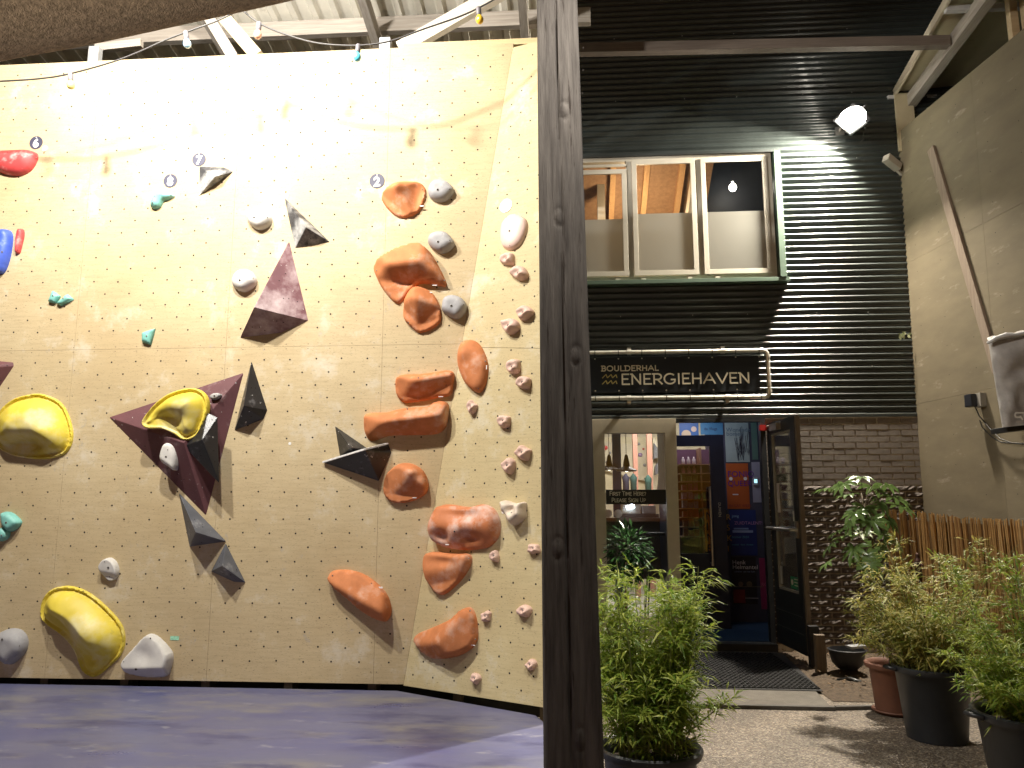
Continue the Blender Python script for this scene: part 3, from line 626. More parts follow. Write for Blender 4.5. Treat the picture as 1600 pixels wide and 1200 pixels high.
vol('black wedge volume bolted on top of the big maroon one', [(324,645), (340,652), (343,756), (287,697)], (316,687), .10, BLKV, lift=.14, nh=3)
vol('slate triangular volume just below the tip of the big maroon one', [z1('5',984,383), z1('5',1250,657), z1('5',1045,686)], z1('5',1079,605), .17, GRYV)
vol('lowest slate triangular volume, its tip touching the one above', [z1('5',1245,664), z1('5',1356,884), z1('5',1290,880), z1('5',1163,822)], z1('5',1225,790), .13, GRYV)
vol('upper small pyramid of the chalky black star shaped pair', [(523,665), (578,703), (560,720), (531,713)], (548,700), .14, BLKV, nh=2)
t_star = vol('lower wide black volume with a chalked top edge, below the long orange sloper', [(505,723), (606,692), (612,707), (592,752)], (570,703), .17, BLKV, nh=2)
t = hold('climbing_hold', 'small off-white hold bolted on the lower left face of the big maroon volume', MAIN,
     Z('5', [(898,135),(920,113),(948,113),(972,130),(982,185),(976,240),(960,264),(930,245),(895,220),(884,190)]), .05, CREAM, lift=.085, h0=.01, Rr=.04, bolts=[(*z1('5',922,190),.006),(*z1('5',932,152),.003)])
hold('climbing_hold', 'tiny grey washer shaped hold on the upper right of the big maroon volume', MAIN,
     Z('3', [(1157,1020),(1170,1006),(1200,1003),(1216,1012),(1205,1030),(1180,1038),(1162,1034)]), .018, GREYH, lift=.075, h0=.01, Rr=.012, bolts=[(*z1('3',1186,1019),.006)], res=12)
RIM = M('worn_edge_chalk', (.74,.73,.70), .8, var=.25, vs=40)
wb = MAIN.hit(505, 722, .012); wm = MAIN.hit(570, 702, .178); we = MAIN.hit(606, 693, .02)
g = G(); g.bar(wb, wm, .016, .012); g.bar(wm, we, .016, .012); g.put('chalked_edge', RIM, t_star)
# --- number badges
NAVY = M('badge_slate', (.05,.05,.085), .6, var=.1)
def badge(px, py, r, s, label, m=NAVY, size=None, plane=MAIN):
    c = plane.hit(px, py); t = thing('number_badge' if s else 'round_badge', label, 'badge', c)
    G().disc(c, plane.N, r, 28, .004).put('disc', m, t)
    if s: text_mesh(s, size or r*1.75, M('numeral_white', WHITE, .6), t, c+plane.N*.005-plane.V*(size or r*1.75)*.40, plane.U, plane.V, 'numeral', 'CENTER', 0, .004)
    G().disc(c+plane.V*r*.78, plane.N, r*.09, 8, .0065).put('screw', M('screw_pale', (.6,.58,.55), .5), t)
badge(*z1('1',200,787), .056, '6', 'round slate badge with the number 6 above the red hold')
badge(*z1('1',250,818), .026, '23', 'tiny round badge with the number 23 beside the 6', M('badge_pale', (.35,.34,.36), .6), .035)
badge(*z1('1',1098,880), .056, '7', 'round slate badge with the number 7 above a small slate volume')
badge(*z1('1',940,997), .056, '8', 'round slate badge with the number 8 above the teal comma hold')
badge(*z1('2',597,998), .060, '2', 'round slate badge with the number 2 beside the top orange hold')
badge(*z1('2',1308,1135), .054, '', 'blank silvery badge coated in chalk above the pale pink plate', M('badge_silver', (.45,.46,.48), .45, .3, var=.5, vs=22), plane=SIDE)
c = MAIN.hit(273, 997); t = G().box(c.x-.032, c.x+.032, YW-.002, YW-.0005, c.z-.014, c.z+.014).put('patch', M('mint_patch', (.35,.72,.50), .5, var=.3, vs=60), label='small mint green sticker on the wall beside the white shield hold', cat='patch')  # thin mint green plate lying on the panel
# chalk handprints / torn tape bits
g = G()
for (px, py) in ((453,693),(532,695),(772,798),(786,800)):
    c = (MAIN if px < 700 else SIDE).hit(px, py); n = (MAIN if px < 700 else SIDE).N; g.disc(c+n*.0008, n, .012, 7, .001)
g.put('tape_scraps', M('tape', (.78,.77,.72), .7), wall)

# ------------------------------------------------------------------ festoon lights
CAB = M('cable_grey', (.045,.042,.04), .5)
def festoon(label, pts, Y0, Y1, bulbs, drape=.0):
    n = len(pts); P = [onY(x, y, Y0+(Y1-Y0)*i/(n-1)) for i, (x, y) in enumerate(pts)]
    t = thing('festoon_cable', label, 'string lights', P[0])
    sm = []
    for i in range(n-1):
        p0 = P[max(i-1, 0)]; p1 = P[i]; p2 = P[i+1]; p3 = P[min(i+2, n-1)]
        for j in range(6): q = j/6; sm.append(.5*((2*p1)+(p2-p0)*q+(2*p0-5*p1+4*p2-p3)*q*q+(p3-p0+3*p1-3*p2)*q**3))
    sm.append(P[-1]); G().tube(sm, .0065, 6).put('cable', CAB, t, smooth=True)
    for (x, y, col, nm, lean) in bulbs:
        r_ = ray(x, y); best = min(sm, key=lambda p: ((p-C).normalized()-r_.normalized()).length)
        ax = Vector((lean, .1, -1)).normalized(); b = thing_child('bulb', t, best)
        so = G().lathe([(.014,-.008),(.019,0),(.019,.045),(.016,.052)], best, ax, 12).put('socket', M('socket_grey', (.16,.15,.16), .5), t, smooth=True, auto=50)
        G().lathe([(.012,.05),(.016,.056),(.025,.070),(.0285,.085),(.026,.102),(.017,.114),(.004,.119)], best, ax, 14).put('bulb', M('bulb_'+nm, col, .2, var=.05, coat=.5, spec=.6), t, smooth=True, label=nm+' glass bulb')
def thing_child(*a): return None
festoon('festoon cable with a yellow and a pale blue bulb over the left wall top',
        [(-60,130),(0,127),(60,123),(110,115),(190,92),(260,62),(297,48),(345,30),(400,2)], 5.05, 4.9, [(110,114,(.75,.62,.2),'yellow',.06),(294,50,(.35,.62,.9),'pale blue',.12)])
festoon('festoon cable with salmon, cyan and amber bulbs over the middle wall top',
        [(370,8),(405,36),(450,55),(500,68),(560,71),(610,64),(660,46),(720,25),(760,6),(800,-18)], 4.95, 5.0, [(404,34,(.85,.42,.30),'salmon',-.12),(562,68,(.12,.62,.85),'cyan',-.1),(748,10,(.95,.55,.04),'amber',.1)])

# ------------------------------------------------------------------ roof over the climbing wall
GW = wood('grey_timber', (.27,.235,.20), (.40,.36,.31), axis=0)
GWY = wood('grey_timber_long', (.27,.235,.20), (.40,.36,.31), axis=1)
NEWW = wood('fresh_timber', (.50,.38,.22), (.60,.48,.30), axis=0)
ROOFM = M('roof_sheet_cream', (.72,.69,.60), .45, var=.12, vs=3, spec=.4, spot=[((.25,.20,.15), 2.5, .62, .15)])
roof = thing('canopy_roof', 'cream trapezoidal sheet roof seen from below above the climbing wall', 'roof', (-3, 6, 6))
SL = -.17
def rz(y): return 6.28 + SL*(y-5.6)
v = []; f = []; x = -8.0; prof = [(0,0),(.025,-.038),(.075,-.038),(.10,0)]
xs = []
while x < -.05:
    for dx, dz in prof: xs.append((x+dx, dz))
    x += .2
for (px_, dz) in xs: v += [(px_, 2.2, rz(2.2)+dz), (px_, 7.95, rz(7.95)+dz), ]
for i in range(len(xs)-1): f.append((2*i, 2*i+1, 2*i+3, 2*i+2))
mk('roof_sheet', v, f, ROOFM, roof)
def beam(parent, name, a, b, w_, h_, m, label=None, cat=None, group=None, up=(0,0,1)):
    g = G(); a = Vector(a); b = Vector(b); n = max(2, int((b-a).length/.25)); g.bar(a, b, w_, h_, up)
    return g.put(name, m, parent, label=label, cat=cat, group=group, bevel=.004)
for y in (6.55, 4.1, 2.6): beam(roof, 'purlin', (-8, y, rz(y)-.13), (.25, y, rz(y)-.13), .07, .15, GW)
def yray(x, Y): return onY(x, 40, Y).x
for px_ in (580, 824): 
    a = onY(px_-8, 0, 6.15); x = a.x; beam(roof, 'rafter', (x, 2.3, rz(2.3)-.27), (x, 7.9, rz(7.9)-.27), .075, .14, GWY)
beam(roof, 'rafter', (onY(318, 0, 6.1).x, 2.3, rz(2.3)-.27), (onY(318, 0, 6.1).x, 7.9, rz(7.9)-.27), .075, .14, GWY)
beam(roof, 'brace', onY(352, 30, 5.85), onY(402, 88, 5.75), .11, .05, NEWW, up=(0,-1,0))
beam(roof, 'brace', onY(322, 20, 5.88), onY(366, 92, 5.76), .09, .05, GW, up=(0,-1,0))
beam(roof, 'brace', onY(625, 78, 5.80), onY(800, -22, 5.80), .07, .12, wood('pale_timber', (.58,.52,.42), (.66,.60,.50), axis=0), up=(0,0,1))
beam(roof, 'brace', onY(150, 76, 5.9), onY(222, 68, 5.9), .05, .07, GW)
for (px_, py_) in ((148, 95), (602, 82)):
    c = onY(px_, py_, 5.78); G().box(c.x-.045, c.x+.045, c.y-.03, c.y+.03, c.z-.25, c.z+.12).put('bracket', M('galvanised', (.55,.56,.57), .4, .6, var=.15, vs=20), roof, bevel=.003)
# shade cloth hanging close overhead at the upper left
CLOTH = M('woven_cloth', (.30,.225,.15), .95, var=.35, vs=60, bump=.9, bs=130, stretch=(1,1,1), spec=.1)
ept = [(-260,158),(-120,128),(0,96),(100,81),(200,61),(320,34),(430,10),(520,-12),(640,-48),(760,-90)]
v = []; f = []; NR = 14; prevd = None
for i, (x, y) in enumerate(ept):
    t_ = i/(len(ept)-1); Y = 2.35+.5*t_; p = onY(x, y, Y); rad = .42-.12*t_
    rn = ray(x, y).normalized(); side = Vector((1, .2, .12)).normalized(); upd = rn.cross(side).normalized()
    if upd.z < 0: upd = -upd
    ctr = p + upd*rad
    for j in range(NR+1):
        a = PI*1.2*j/NR - PI*.12 ; k_ = 1+.03*noise.noise(Vector((x*.006, a*2, 1)))
        d = -upd*math.cos(a-PI*.35)*1.0 + (-rn)*math.sin(a-PI*.35)*.55
        v.append(ctr + d*rad*k_)
for i in range(len(ept)-1):
    for j in range(NR): a = i*(NR+1)+j; f.append((a, a+1, a+NR+2, a+NR+1))
o = mk('shade_cloth', v, f, CLOTH, label='sagging brown woven shade cloth rolled up overhead at the upper left', cat='shade cloth', smooth=True)
sf = o.modifiers.new('thick', 'SOLIDIFY'); sf.thickness = .004
ss = o.modifiers.new('smooth', 'SUBSURF'); ss.levels = 2; ss.render_levels = 2

# ------------------------------------------------------------------ floodlights that light the climbing wall (above the frame), plus two added fill lamps
def floodlight(name, label, loc, tgt, w_, h_, power, col, group=None, lens_es=14, spread=180, dome=0):
    t = thing(name, label, 'floodlight', loc, group); loc = Vector(loc); d = (Vector(tgt)-loc).normalized(); sd = d.cross(Vector((0,0,1))).normalized(); up = sd.cross(d)
    def P(a, b, c): return loc + sd*a + up*b + d*c
    def bx(a0, a1, b0, b1, c0, c1):
        vs = [P(a, b, c) for c in (c0, c1) for a, b in ((a0,b0),(a1,b0),(a1,b1),(a0,b1))]; return vs, [(0,1,2,3),(7,6,5,4),(0,4,5,1),(1,5,6,2),(2,6,7,3),(3,7,4,0)]
    hm = M('lamp_housing', (.06,.06,.065), .45, .3)
    g = G(); g.add(*bx(-w_/2-.02, w_/2+.02, -h_/2-.02, h_/2+.02, -.07, -.012))
    for s in (-1, 1):
        g.add(*bx(s*(w_/2+.014)-.006, s*(w_/2+.014)+.006, -h_/2-.02, h_/2+.02, -.0118, .002)); g.add(*bx(-w_/2-.008, w_/2+.008, s*(h_/2+.014)-.006, s*(h_/2+.014)+.006, -.0118, .002))
    for i in range(7): x = -w_/2+w_*i/6; g.add(*bx(x-.003, x+.003, -h_/2, h_/2, -.10, -.0705))
    g.put('housing', hm, t)
    vs = [P(a, b, -.009) for a, b in ((-w_/2+.002,-h_/2+.002),(w_/2-.002,-h_/2+.002),(w_/2-.002,h_/2-.002),(-w_/2+.002,h_/2-.002))]
    mk('lens', vs, [(0,1,2,3)], M('lens_'+name, WHITE, .3, emit=col, es=lens_es), t)
    g = G(); g.tube([P(-w_/2-.03, 0, -.03), P(-w_/2-.03, 0, -.16), P(w_/2+.03, 0, -.16), P(w_/2+.03, 0, -.03)], .008, 6).put('bracket', hm, t)
    lamp_area('flood_light_source', loc+d*.004, loc+d*2, w_, h_, power, col, t, spread=spread)
    if dome: G().lathe([(dome, 0), (dome*.96, dome*.3), (dome*.75, dome*.62), (dome*.4, dome*.85), (.001, dome*.92)], loc+sd*.0-d*.004, d, 20).put('glowing_dome', M('dome_'+name, WHITE, .3, emit=col, es=45), t, smooth=True)
    return t
WARMW = (1, .95, .87)
floodlight('floodlight', 'left black floodlight above the frame aimed at the plywood wall', (-3.45, 3.38, 5.60), (-3.2, YW, 3.8), .15, .12, FLOOD_W, WARMW)
floodlight('floodlight', 'right black floodlight above the frame aimed at the plywood wall', (-2.15, 3.42, 5.55), (-2.0, YW, 3.8), .15, .12, FLOOD_W*.9, WARMW)

floodlight('floodlight', 'unseen fill lamp added to brighten the upper timber post', (.40, 2.0, 4.7), (.12, 2.72, 3.35), .16, .12, 9, (1,.94,.86), spread=46)  # added fill lamp, brightens the upper front of the post
floodlight('floodlight', 'unseen low fill lamp added to brighten the shade cloth from below', (-2.9, .35, 2.0), (-1.3, 1.9, 3.4), .16, .12, 12, (1,.90,.76), spread=62)  # added fill lamp, lifts the underside of the cloth

# ------------------------------------------------------------------ the timber post in front
def post():
    Yp = 2.75; cols = 26; rows = 420; corners = [(838.5,-30),(901,-30),(945.5,1235),(849.5,1235)]
    a = onY(*corners[0], Yp+.12); b = onY(*corners[1], Yp+.12); c = onY(*corners[2], Yp); d = onY(*corners[3], Yp); dep = .15
    v = []; f = []; rnd = random.Random(5)
    for j in range(rows+1):
        t = j/rows; Lp = d.lerp(a, t); Rp = c.lerp(b, t); z = Lp.z; wd = Rp.x-Lp.x
        ck = .47 + .035*noise.noise(Vector((z*1.3, 0, 0))) + .02*noise.noise(Vector((z*5, 4, 0))); ck2 = .70+.04*noise.noise(Vector((z*1.1, 9, 0)))
        cw = .010*(1+.6*noise.noise(Vector((z*3, 2, 2))))
        for i in range(cols+1):
            s = i/cols; P = Lp.lerp(Rp, s); x = s*wd
            h = .0022*noise.fractal(Vector((x*70, z*2.2, 1)), 1, 2, 4)
            h -= .018*math.exp(-((s-ck)*wd/max(cw*.35, .002))**2)
            on = max(0, noise.noise(Vector((z*.9, 7, 3)))); h -= .012*on*math.exp(-((s-ck2)*wd/.003)**2)
            e = min(s, 1-s)*wd; h -= .008*math.exp(-(e/.005)**2)
            for (ks, kz) in ((.62, .72),(.30,1.35),(.72,2.05),(.45,2.6),(.62,3.05)):
                rr_ = math.hypot((s-ks)*wd, (z-kz)*.55); h += .005*math.exp(-(rr_/.018)**2) - .004*math.exp(-((rr_-.02)/.006)**2)
            v.append((P.x, P.y-h, z))
    for j in range(rows):
        for i in range(cols): q = j*(cols+1)+i; f.append((q, q+1, q+cols+2, q+cols+1))
    k = len(v)                                           # sides and back
    for j in range(rows+1):
        t = j/rows; Lp = d.lerp(a, t); Rp = c.lerp(b, t); v += [(Lp.x, Lp.y+dep, Lp.z), (Rp.x, Rp.y+dep, Rp.z)]
    for j in range(rows):
        l0 = j*(cols+1); r0 = l0+cols; l1 = l0+cols+1; r1 = r0+cols+1; b0 = k+2*j; f += [(l0, l1, b0+2, b0), (r0, b0+1, b0+3, r1), (b0, b0+2, b0+3, b0+1)]
    return v, f
def postmat():
    m = M('weathered_post', (.066,.058,.052), .85, col2=(.15,.135,.12), vs=3.0, bump=.7, bs=7, stretch=(16,16,.9), detail=9, spec=.25, spot=[((.045,.036,.03), 2.4, .60, .06)])
    return m
v, f = post(); mk('timber_post', v, f, postmat(), label='weathered grey timber post with a long crack, standing in front between wall and entrance', cat='post', smooth=True, auto=60)

# ------------------------------------------------------------------ building with entrance
bld = thing('building', 'dark green corrugated building with a brick base and glazed entrance', 'building', (1.9, YF, 0))
CLAD = M('corrugated_dark_green', (.026,.033,.032), .34, var=.18, vs=3, spec=.7, coat=.25, bump=.02, bs=12)
WX0, WX1 = -.6, 2.335; WZ0 = onY(1213, 437, YF).z; WZ1 = onY(1204, 243, YF).z
WZ0 = (WZ0+onY(1000, 437, YF).z)/2
CZ0 = 2.475; PITCHC = .0727; AMP = .0135
def clad(x0, x1, z0, z1):
    v = []; f = []; n = int((z1-z0)/PITCHC*12); nx = max(1, int((x1-x0)/.6))
    for j in range(n+1):
        z = z0+(z1-z0)*j/n; h = AMP*math.cos(2*PI*(z-CZ0)/PITCHC)
        for i in range(nx+1):
            x = x0+(x1-x0)*i/nx; v.append((x, YF-.012-h+.0025*noise.noise(Vector((x*1.1, z*.6, 0))), z))
    for j in range(n):
        for i in range(nx): a = j*(nx+1)+i; f.append((a, a+1, a+nx+2, a+nx+1))
    return v, f
g = G()
for q in ((-3, 3.80, CZ0, WZ0-.02), (WX1+.10, 3.82, WZ0-.02, WZ1+.02), (-3, 5.2, WZ1+.02, 9.5), (-3, WX0, WZ0-.02, WZ1+.02)): g.add(*clad(*q))
g.put('corrugated_cladding', CLAD, bld, smooth=True)
G().box(-3, 4.3, YF+.03, YF+.10, WZ1+.05, 9.5).box(-3, 4.3, YF+.03, YF+.10, CZ0+.02, WZ0-.03).box(WX1+.11, 4.3, YF+.03, YF+.10, WZ0-.029, WZ1+.049).put('wall_core', M('core_dark', (.05,.05,.05), .9), bld)
g = G()                                                      # cladding screws
for x in (2.75, 3.3, .6, 1.4, 2.0):
    for z in (3.0, 3.6, 5.4, 6.2, 7.0): g.disc((x, YF-.024, z), (0,-1,0), .006, 8, .004)
g.put('cladding_screws', M('screw_zinc', (.55,.55,.52), .35, .7), bld, kind='stuff')
G().box(-3, 3.74, YF-.030, YF-.006, CZ0-.03, CZ0-.002).put('drip_flashing', M('flash_dark', (.03,.035,.035), .35, .2), bld)
# brick base to the right of the entrance
BX0, BX1 = 2.13, 3.93; mort = M('mortar', (.50,.46,.40), .95, var=.15, vs=30, bump=.5, bs=200)
bw = G().box(BX0, BX1, YF-.014, YF+.11, -.05, CZ0-.032).put('brick_wall', mort, bld); ORG[bw] = ORG[bld]
BRS = M('brick_smooth', (.17,.147,.128), .85, var=.2, vs=25, bump=.4, bs=180)
BRR = M('brick_rock_faced', (.115,.098,.088), .75, var=.3, vs=18, bump=1, bs=90, spec=.35)
def brick_mesh(L_, H_, rough, sd, m):
    v = []; f = []; nx, nz = (7, 3) if rough else (1, 1); D = .05
    for j in range(nz+1):
        for i in range(nx+1):
            e = (i in (0, nx)) or (j in (0, nz)); h = 0
            if rough and not e: h = .008+.017*noise.noise(Vector((i*.9, j*1.7, sd*7.3)))
            elif rough: h = .002*noise.noise(Vector((i, j, sd)))
            v.append((L_*i/nx, -h, H_*j/nz + (0 if e else .008*noise.noise(Vector((i*1.3, j, sd+9)))))) 
    for j in range(nz):
        for i in range(nx): a = j*(nx+1)+i; f.append((a, a+1, a+nx+2, a+nx+1))
    k = len(v); v += [(0,D,0),(L_,D,0),(L_,D,H_),(0,D,H_)]; bot = list(range(nx+1)); top = [nz*(nx+1)+i for i in range(nx+1)]
    f.append(tuple(bot[::-1])+(k, k+1)); f.append(tuple(top)+(k+2, k+3)); lf = [j*(nx+1) for j in range(nz+1)]; rt = [j*(nx+1)+nx for j in range(nz+1)]
    f.append(tuple(lf)+(k+3, k)); f.append(tuple(rt[::-1])+(k+1, k+2)); f.append((k, k+3, k+2, k+1))
    me = bpy.data.meshes.new('brick'); me.from_pydata(v, [], f); me.materials.append(m); bm = bmesh.new(); bm.from_mesh(me); bmesh.ops.recalc_face_normals(bm, faces=bm.faces); bm.to_mesh(me); bm.free()
    return me
CH = .0655; BL = .226; mcache = {}
nb_ = 0
for r_ in range(36):
    z = CZ0-.045-CH*(r_+1)+.010; rough = r_ > 10 if r_ != 11 else True
    if z < 0: break
    x = BX0-(BL+.011)*(.5 if r_ % 2 else 0)
    while x < BX1-.02:
        a = max(x, BX0+.001); b = min(x+BL-.003, 3.90); 
        if b-a > .03:
            key = (round(b-a, 3), rough, (nb_*7) % 6 if rough else 0)
            if key not in mcache: mcache[key] = brick_mesh(b-a, CH-.013, rough, key[2]+len(mcache)*.3, BRR if rough else BRS)
            o = bpy.data.objects.new('brick', mcache[key]); COL.objects.link(o); o.parent = bw
            o.location = Vector((a, YF-.023+random.uniform(-.0015,.0015), z)) - ORG[bld]; nb_ += 1
        x += BL+.011
# ------------------------------------------------------------------ upper window
WF = M('window_frame_cream', (.50,.47,.40), .4, var=.05, vs=8, spec=.5)
GREEN = M('green_trim', (.10,.15,.115), .4, var=.1, vs=6)
win = thing('upper_window', 'wide cream framed upper floor window with frosted lower panes', 'window', (1.3, YF, WZ0)); 
def wx(px, py=340): return onY(px, py, YF-.04).x
def wz(px, py): return onY(px, py, YF-.04).z
G().box(WX1+.02, WX1+.09, YF-.13, YF+.03, WZ0-.02, WZ1+.0).put('side_trim', GREEN, win, bevel=.003)
G().box(WX0, WX1+.125, YF-.125, YF+.03, WZ0-.065, WZ0-.021).put('sill', GREEN, win, bevel=.003)
G().box(WX0, WX1+.09, YF-.10, YF+.03, WZ1+.001, WZ1+.03).put('head_trim', M('dark_trim', (.03,.035,.035), .4), win)
fy0, fy1 = YF-.075, YF+.02
mull = [wx(984), wx(1092)]
G().box(WX0, WX1, fy0, fy1, WZ0-.02, WZ0+.035).put('frame_bottom', WF, win, bevel=.003)
G().box(WX0, WX1, fy0, fy1, WZ1-.05, WZ1).put('frame_top', WF, win, bevel=.003)
G().box(WX1-.055, WX1, fy0, fy1, WZ0+.035, WZ1-.05).put('frame_side', WF, win, bevel=.003)
for x in mull: G().box(x-.03, x+.03, fy0, fy1, WZ0+.035, WZ1-.05).put('mullion', WF, win, bevel=.003)
GL = glass('clear_glass'); FR = glass('frosted_glass', frost=.88, rough=.2)
edges = [mull[0]-1.08, mull[0], mull[1], WX1-.025]
for i in range(3):
    a = edges[i]+.03; b = edges[i+1]-.03; z0 = WZ0+.035; z1 = WZ1-.05
    if i == 0: z1 -= .10                                          # tilted-open sash has a deeper head
    g = G(); s = .055; y0, y1 = fy0-.022, fy0-.001
    if i == 0: g.box(a, b, y0, y1, z1+.03, z1+.06)
    g.box(a, b, y0, y1, z0, z0+s).box(a, b, y0, y1, z1-s, z1).box(a, a+s, y0, y1, z0+s, z1-s).box(b-s, b, y0, y1, z0+s, z1-s)
    sash = g.put('sash', WF, win, bevel=.003)
    mid = z0+s+(z1-z0-2*s)*.535
    G().box(a+s, b-s, fy0-.008, fy0-.004, mid, z1-s).put('pane', GL, win)
    G().box(a+s, b-s, fy0-.008, fy0-.004, z0+s, mid-.001).put('pane', FR, win, label='frosted lower pane')
for px_ in (965, 1005, 1077, 1120): x = wx(px_, 434); G().box(x-.025, x+.025, fy0-.03, fy0-.001, WZ0-.012, WZ0+.006).put('vent_clip', WF, win)
# room behind the window
room = thing('upstairs_room', 'warm lit upstairs room with a sloping wood board ceiling behind the window', 'room', (1.3, 10, 3.5))
OSB = M('osb_board', (.28,.165,.09), .7, col2=(.38,.235,.13), vs=18, bump=.2, bs=60, stretch=(1,1,1))
DKB = M('dark_blue_wall', (.045,.05,.062), .6, var=.1)
CRM = M('cream_wall', (.62,.58,.48), .7, var=.05)
G().box(1.62, 4.2, 10.0, 10.1, 4.62, 7.6).put('far_wall_upper', DKB, room)
G().box(-1.2, 4.2, 9.95, 10.1, 3.5, 4.60).put('far_wall_lower', CRM, room)
mk('sloped_ceiling', [(-1.2,8.62,6.3),(1.9,8.62,6.3),(1.9,11.9,4.5),(-1.2,11.9,4.5)], [(0,1,2,3)], OSB, room)
mk('left_slope', [(-1.3,8.62,3.5),(.35,11.5,3.5),(.62,11.5,6.6),(-.9,8.62,6.6)], [(0,1,2,3)], OSB, room)
for xx in (.62, 1.05, 1.5): 
    G().bar((xx, 8.7, 6.22), (xx, 11.8, 4.52), .07, .12).put('ceiling_joist', wood('pine', (.55,.33,.16), (.62,.40,.2), axis=1), room)
G().bar((1.66, 8.75, 6.05), (1.52, 10.4, 4.3), .09, .14).put('white_brace', CRM, room)
G().box(.42, .52, 9.7, 9.8, 3.5, 6.0).put('white_column', CRM, room)
G().box(1.55, 1.72, 9.85, 9.93, 4.4, 5.0).put('white_panel', CRM, room)
G().box(-1.3, 4.2, 8.62, 12, 3.44, 3.5).put('floor_slab', DKB, room)
G().box(4.2, 4.25, 8.62, 12, 3.4, 7.6).put('right_wall', DKB, room); G().box(-1.35, -1.3, 8.62, 12, 3.4, 7.6).put('left_wall', OSB, room)
G().box(-1.3, 4.2, 8.62, 12, 7.0, 7.05).put('roof_deck', DKB, room)
G().box(-1.3, 4.2, 11.95, 12, 3.4, 7.6).put('back_wall', OSB, room)
c = onY(1145, 293, 9.7); gl = thing('hanging_globe', 'small round glowing globe on a cord behind the right pane of the upper window', 'lamp', c)  # emissive globe on a cord, in line with the right pane
G().lathe([(.001,-.05),(.03,-.042),(.047,-.015),(.047,.015),(.03,.042),(.012,.05),(.012,.08),(.001,.081)], c, (0,0,1), 14).put('globe', M('globe_glow', WHITE, .5, emit=(1,.93,.78), es=30), gl, smooth=True)
G().tube([c+Vector((0,0,.08)), Vector((c.x, c.y, 6.98))], .004, 5).put('cord', CAB, gl)
pl_ = bpy.data.lights.new('room_light', 'POINT'); pl_.energy = ROOM_W; pl_.color = (1,.72,.42); pl_.shadow_soft_size = .12; po = bpy.data.objects.new('room_light', pl_); COL.objects.link(po); po.parent = room; po.location = Vector((.95, 9.5, 4.9))-ORG[room]
# ------------------------------------------------------------------ ground floor: entrance
BEI = M('beige_frame', (.56,.50,.385), .5, var=.05, vs=10); DOORM = M('door_black', (.018,.022,.027), .42, var=.15, vs=6, spec=.45); NAV = M('door_navy', (.015,.02,.045), .45, var=.15)
STEEL = M('brushed_steel', (.6,.58,.54), .28, .9, var=.08, stretch=(1,1,20))
ent = thing('shop_window', 'beige framed ground floor glass panel left of the open door', 'window', (.6, YF, .1))
gx0, gx1 = onY(946, 760, YF-.03).x, onY(1041, 760, YF-.03).x; mx1 = onY(1059, 760, YF-.03).x; gz1 = onY(990, 677, YF-.03).z; fz1 = CZ0-.035
G().box(-.4, gx0, YF-.05, YF+.05, .1, fz1).put('jamb', BEI, ent, bevel=.003)
G().box(gx1, mx1, YF-.05, YF+.05, .1, fz1).put('jamb', BEI, ent, bevel=.003)
G().box(gx0, gx1, YF-.05, YF+.05, gz1, fz1).put('head', BEI, ent, bevel=.003)
G().box(gx0, gx1, YF-.05, YF+.05, .1, .34).put('bottom_rail', BEI, ent, bevel=.003)
G().box(gx0, gx1, YF-.01, YF-.004, .34, gz1).put('pane', GL, ent)
bz0, bz1 = onY(990, 788, YF-.03).z, onY(990, 765, YF-.03).z; BLKM = M('vinyl_black', (.008,.009,.012), .5, var=.02)
st = G().box(gx0+.004, gx1-.004, YF-.016, YF-.012, bz0, bz1).put('vinyl_band', BLKM, ent)
LET = M('sign_letter', (.62,.58,.46), .6, var=.03)
hh = (bz1-bz0)
stroke_text('FIRST TIME HERE?', gx0+.045, bz0+hh*.60, hh*.27, .0065, .12, YF-.0185, 'lettering', LET, ent, kx=.93, small=.82)
stroke_text('PLEASE SIGN UP', gx0+.065, bz0+hh*.16, hh*.27, .0065, .12, YF-.0185, 'lettering', LET, ent, kx=.95, small=.82)
# threshold, step, slab, door mat
CONC = M('concrete', (.125,.112,.095), .85, var=.15, vs=14, bump=.3, bs=120, spot=[((.10,.09,.08), 4, .6, .15)])
G().box(mx1, 2.12, YF-.13, YF+.05, 0, .092).put('threshold', M('threshold_dark', (.03,.032,.034), .5), bld, bevel=.003)
G().box(-.5, mx1-.001, YF-.13, YF+.05, 0, .098).put('plinth', CONC, bld)
def ringsheet(): pass
slab = [(-.3, 6.22), (1.93, 6.20), (2.10, 8.36), (-.3, 8.36)]
mk('entrance_slab', [(x, y, z) for z in (-.02, .022) for x, y in slab], [(0,3,2,1),(4,5,6,7),(0,1,5,4),(1,2,6,5),(2,3,7,6),(3,0,4,7)], CONC, kind='structure')
g = G(); g.bar((-.3, 6.19, .012), (1.95, 6.17, .012), .05, .03); g.bar((1.96, 6.18, .012), (3.4, 6.40, .012), .04, .03)
g.put('kerb_strip', M('kerb', (.09,.083,.075), .8, var=.2, vs=20), kind='structure')
dm = thing('door_mat', 'large black rubber ring mat in front of the open door', 'door mat', (1.3, 7.2, .022))
mc = [(.55, 6.70), (2.02, 6.66), (2.13, 8.28), (.55, 8.28)]; RUB = M('black_rubber', (.014,.014,.015), .55, var=.2, bump=.2, bs=80, vs=30)
mk('base_sheet', [(x, y, z) for z in (.0225, .0265) for x, y in mc], [(0,3,2,1),(4,5,6,7),(0,1,5,4),(1,2,6,5),(2,3,7,6),(3,0,4,7)], RUB, dm)
g = G()
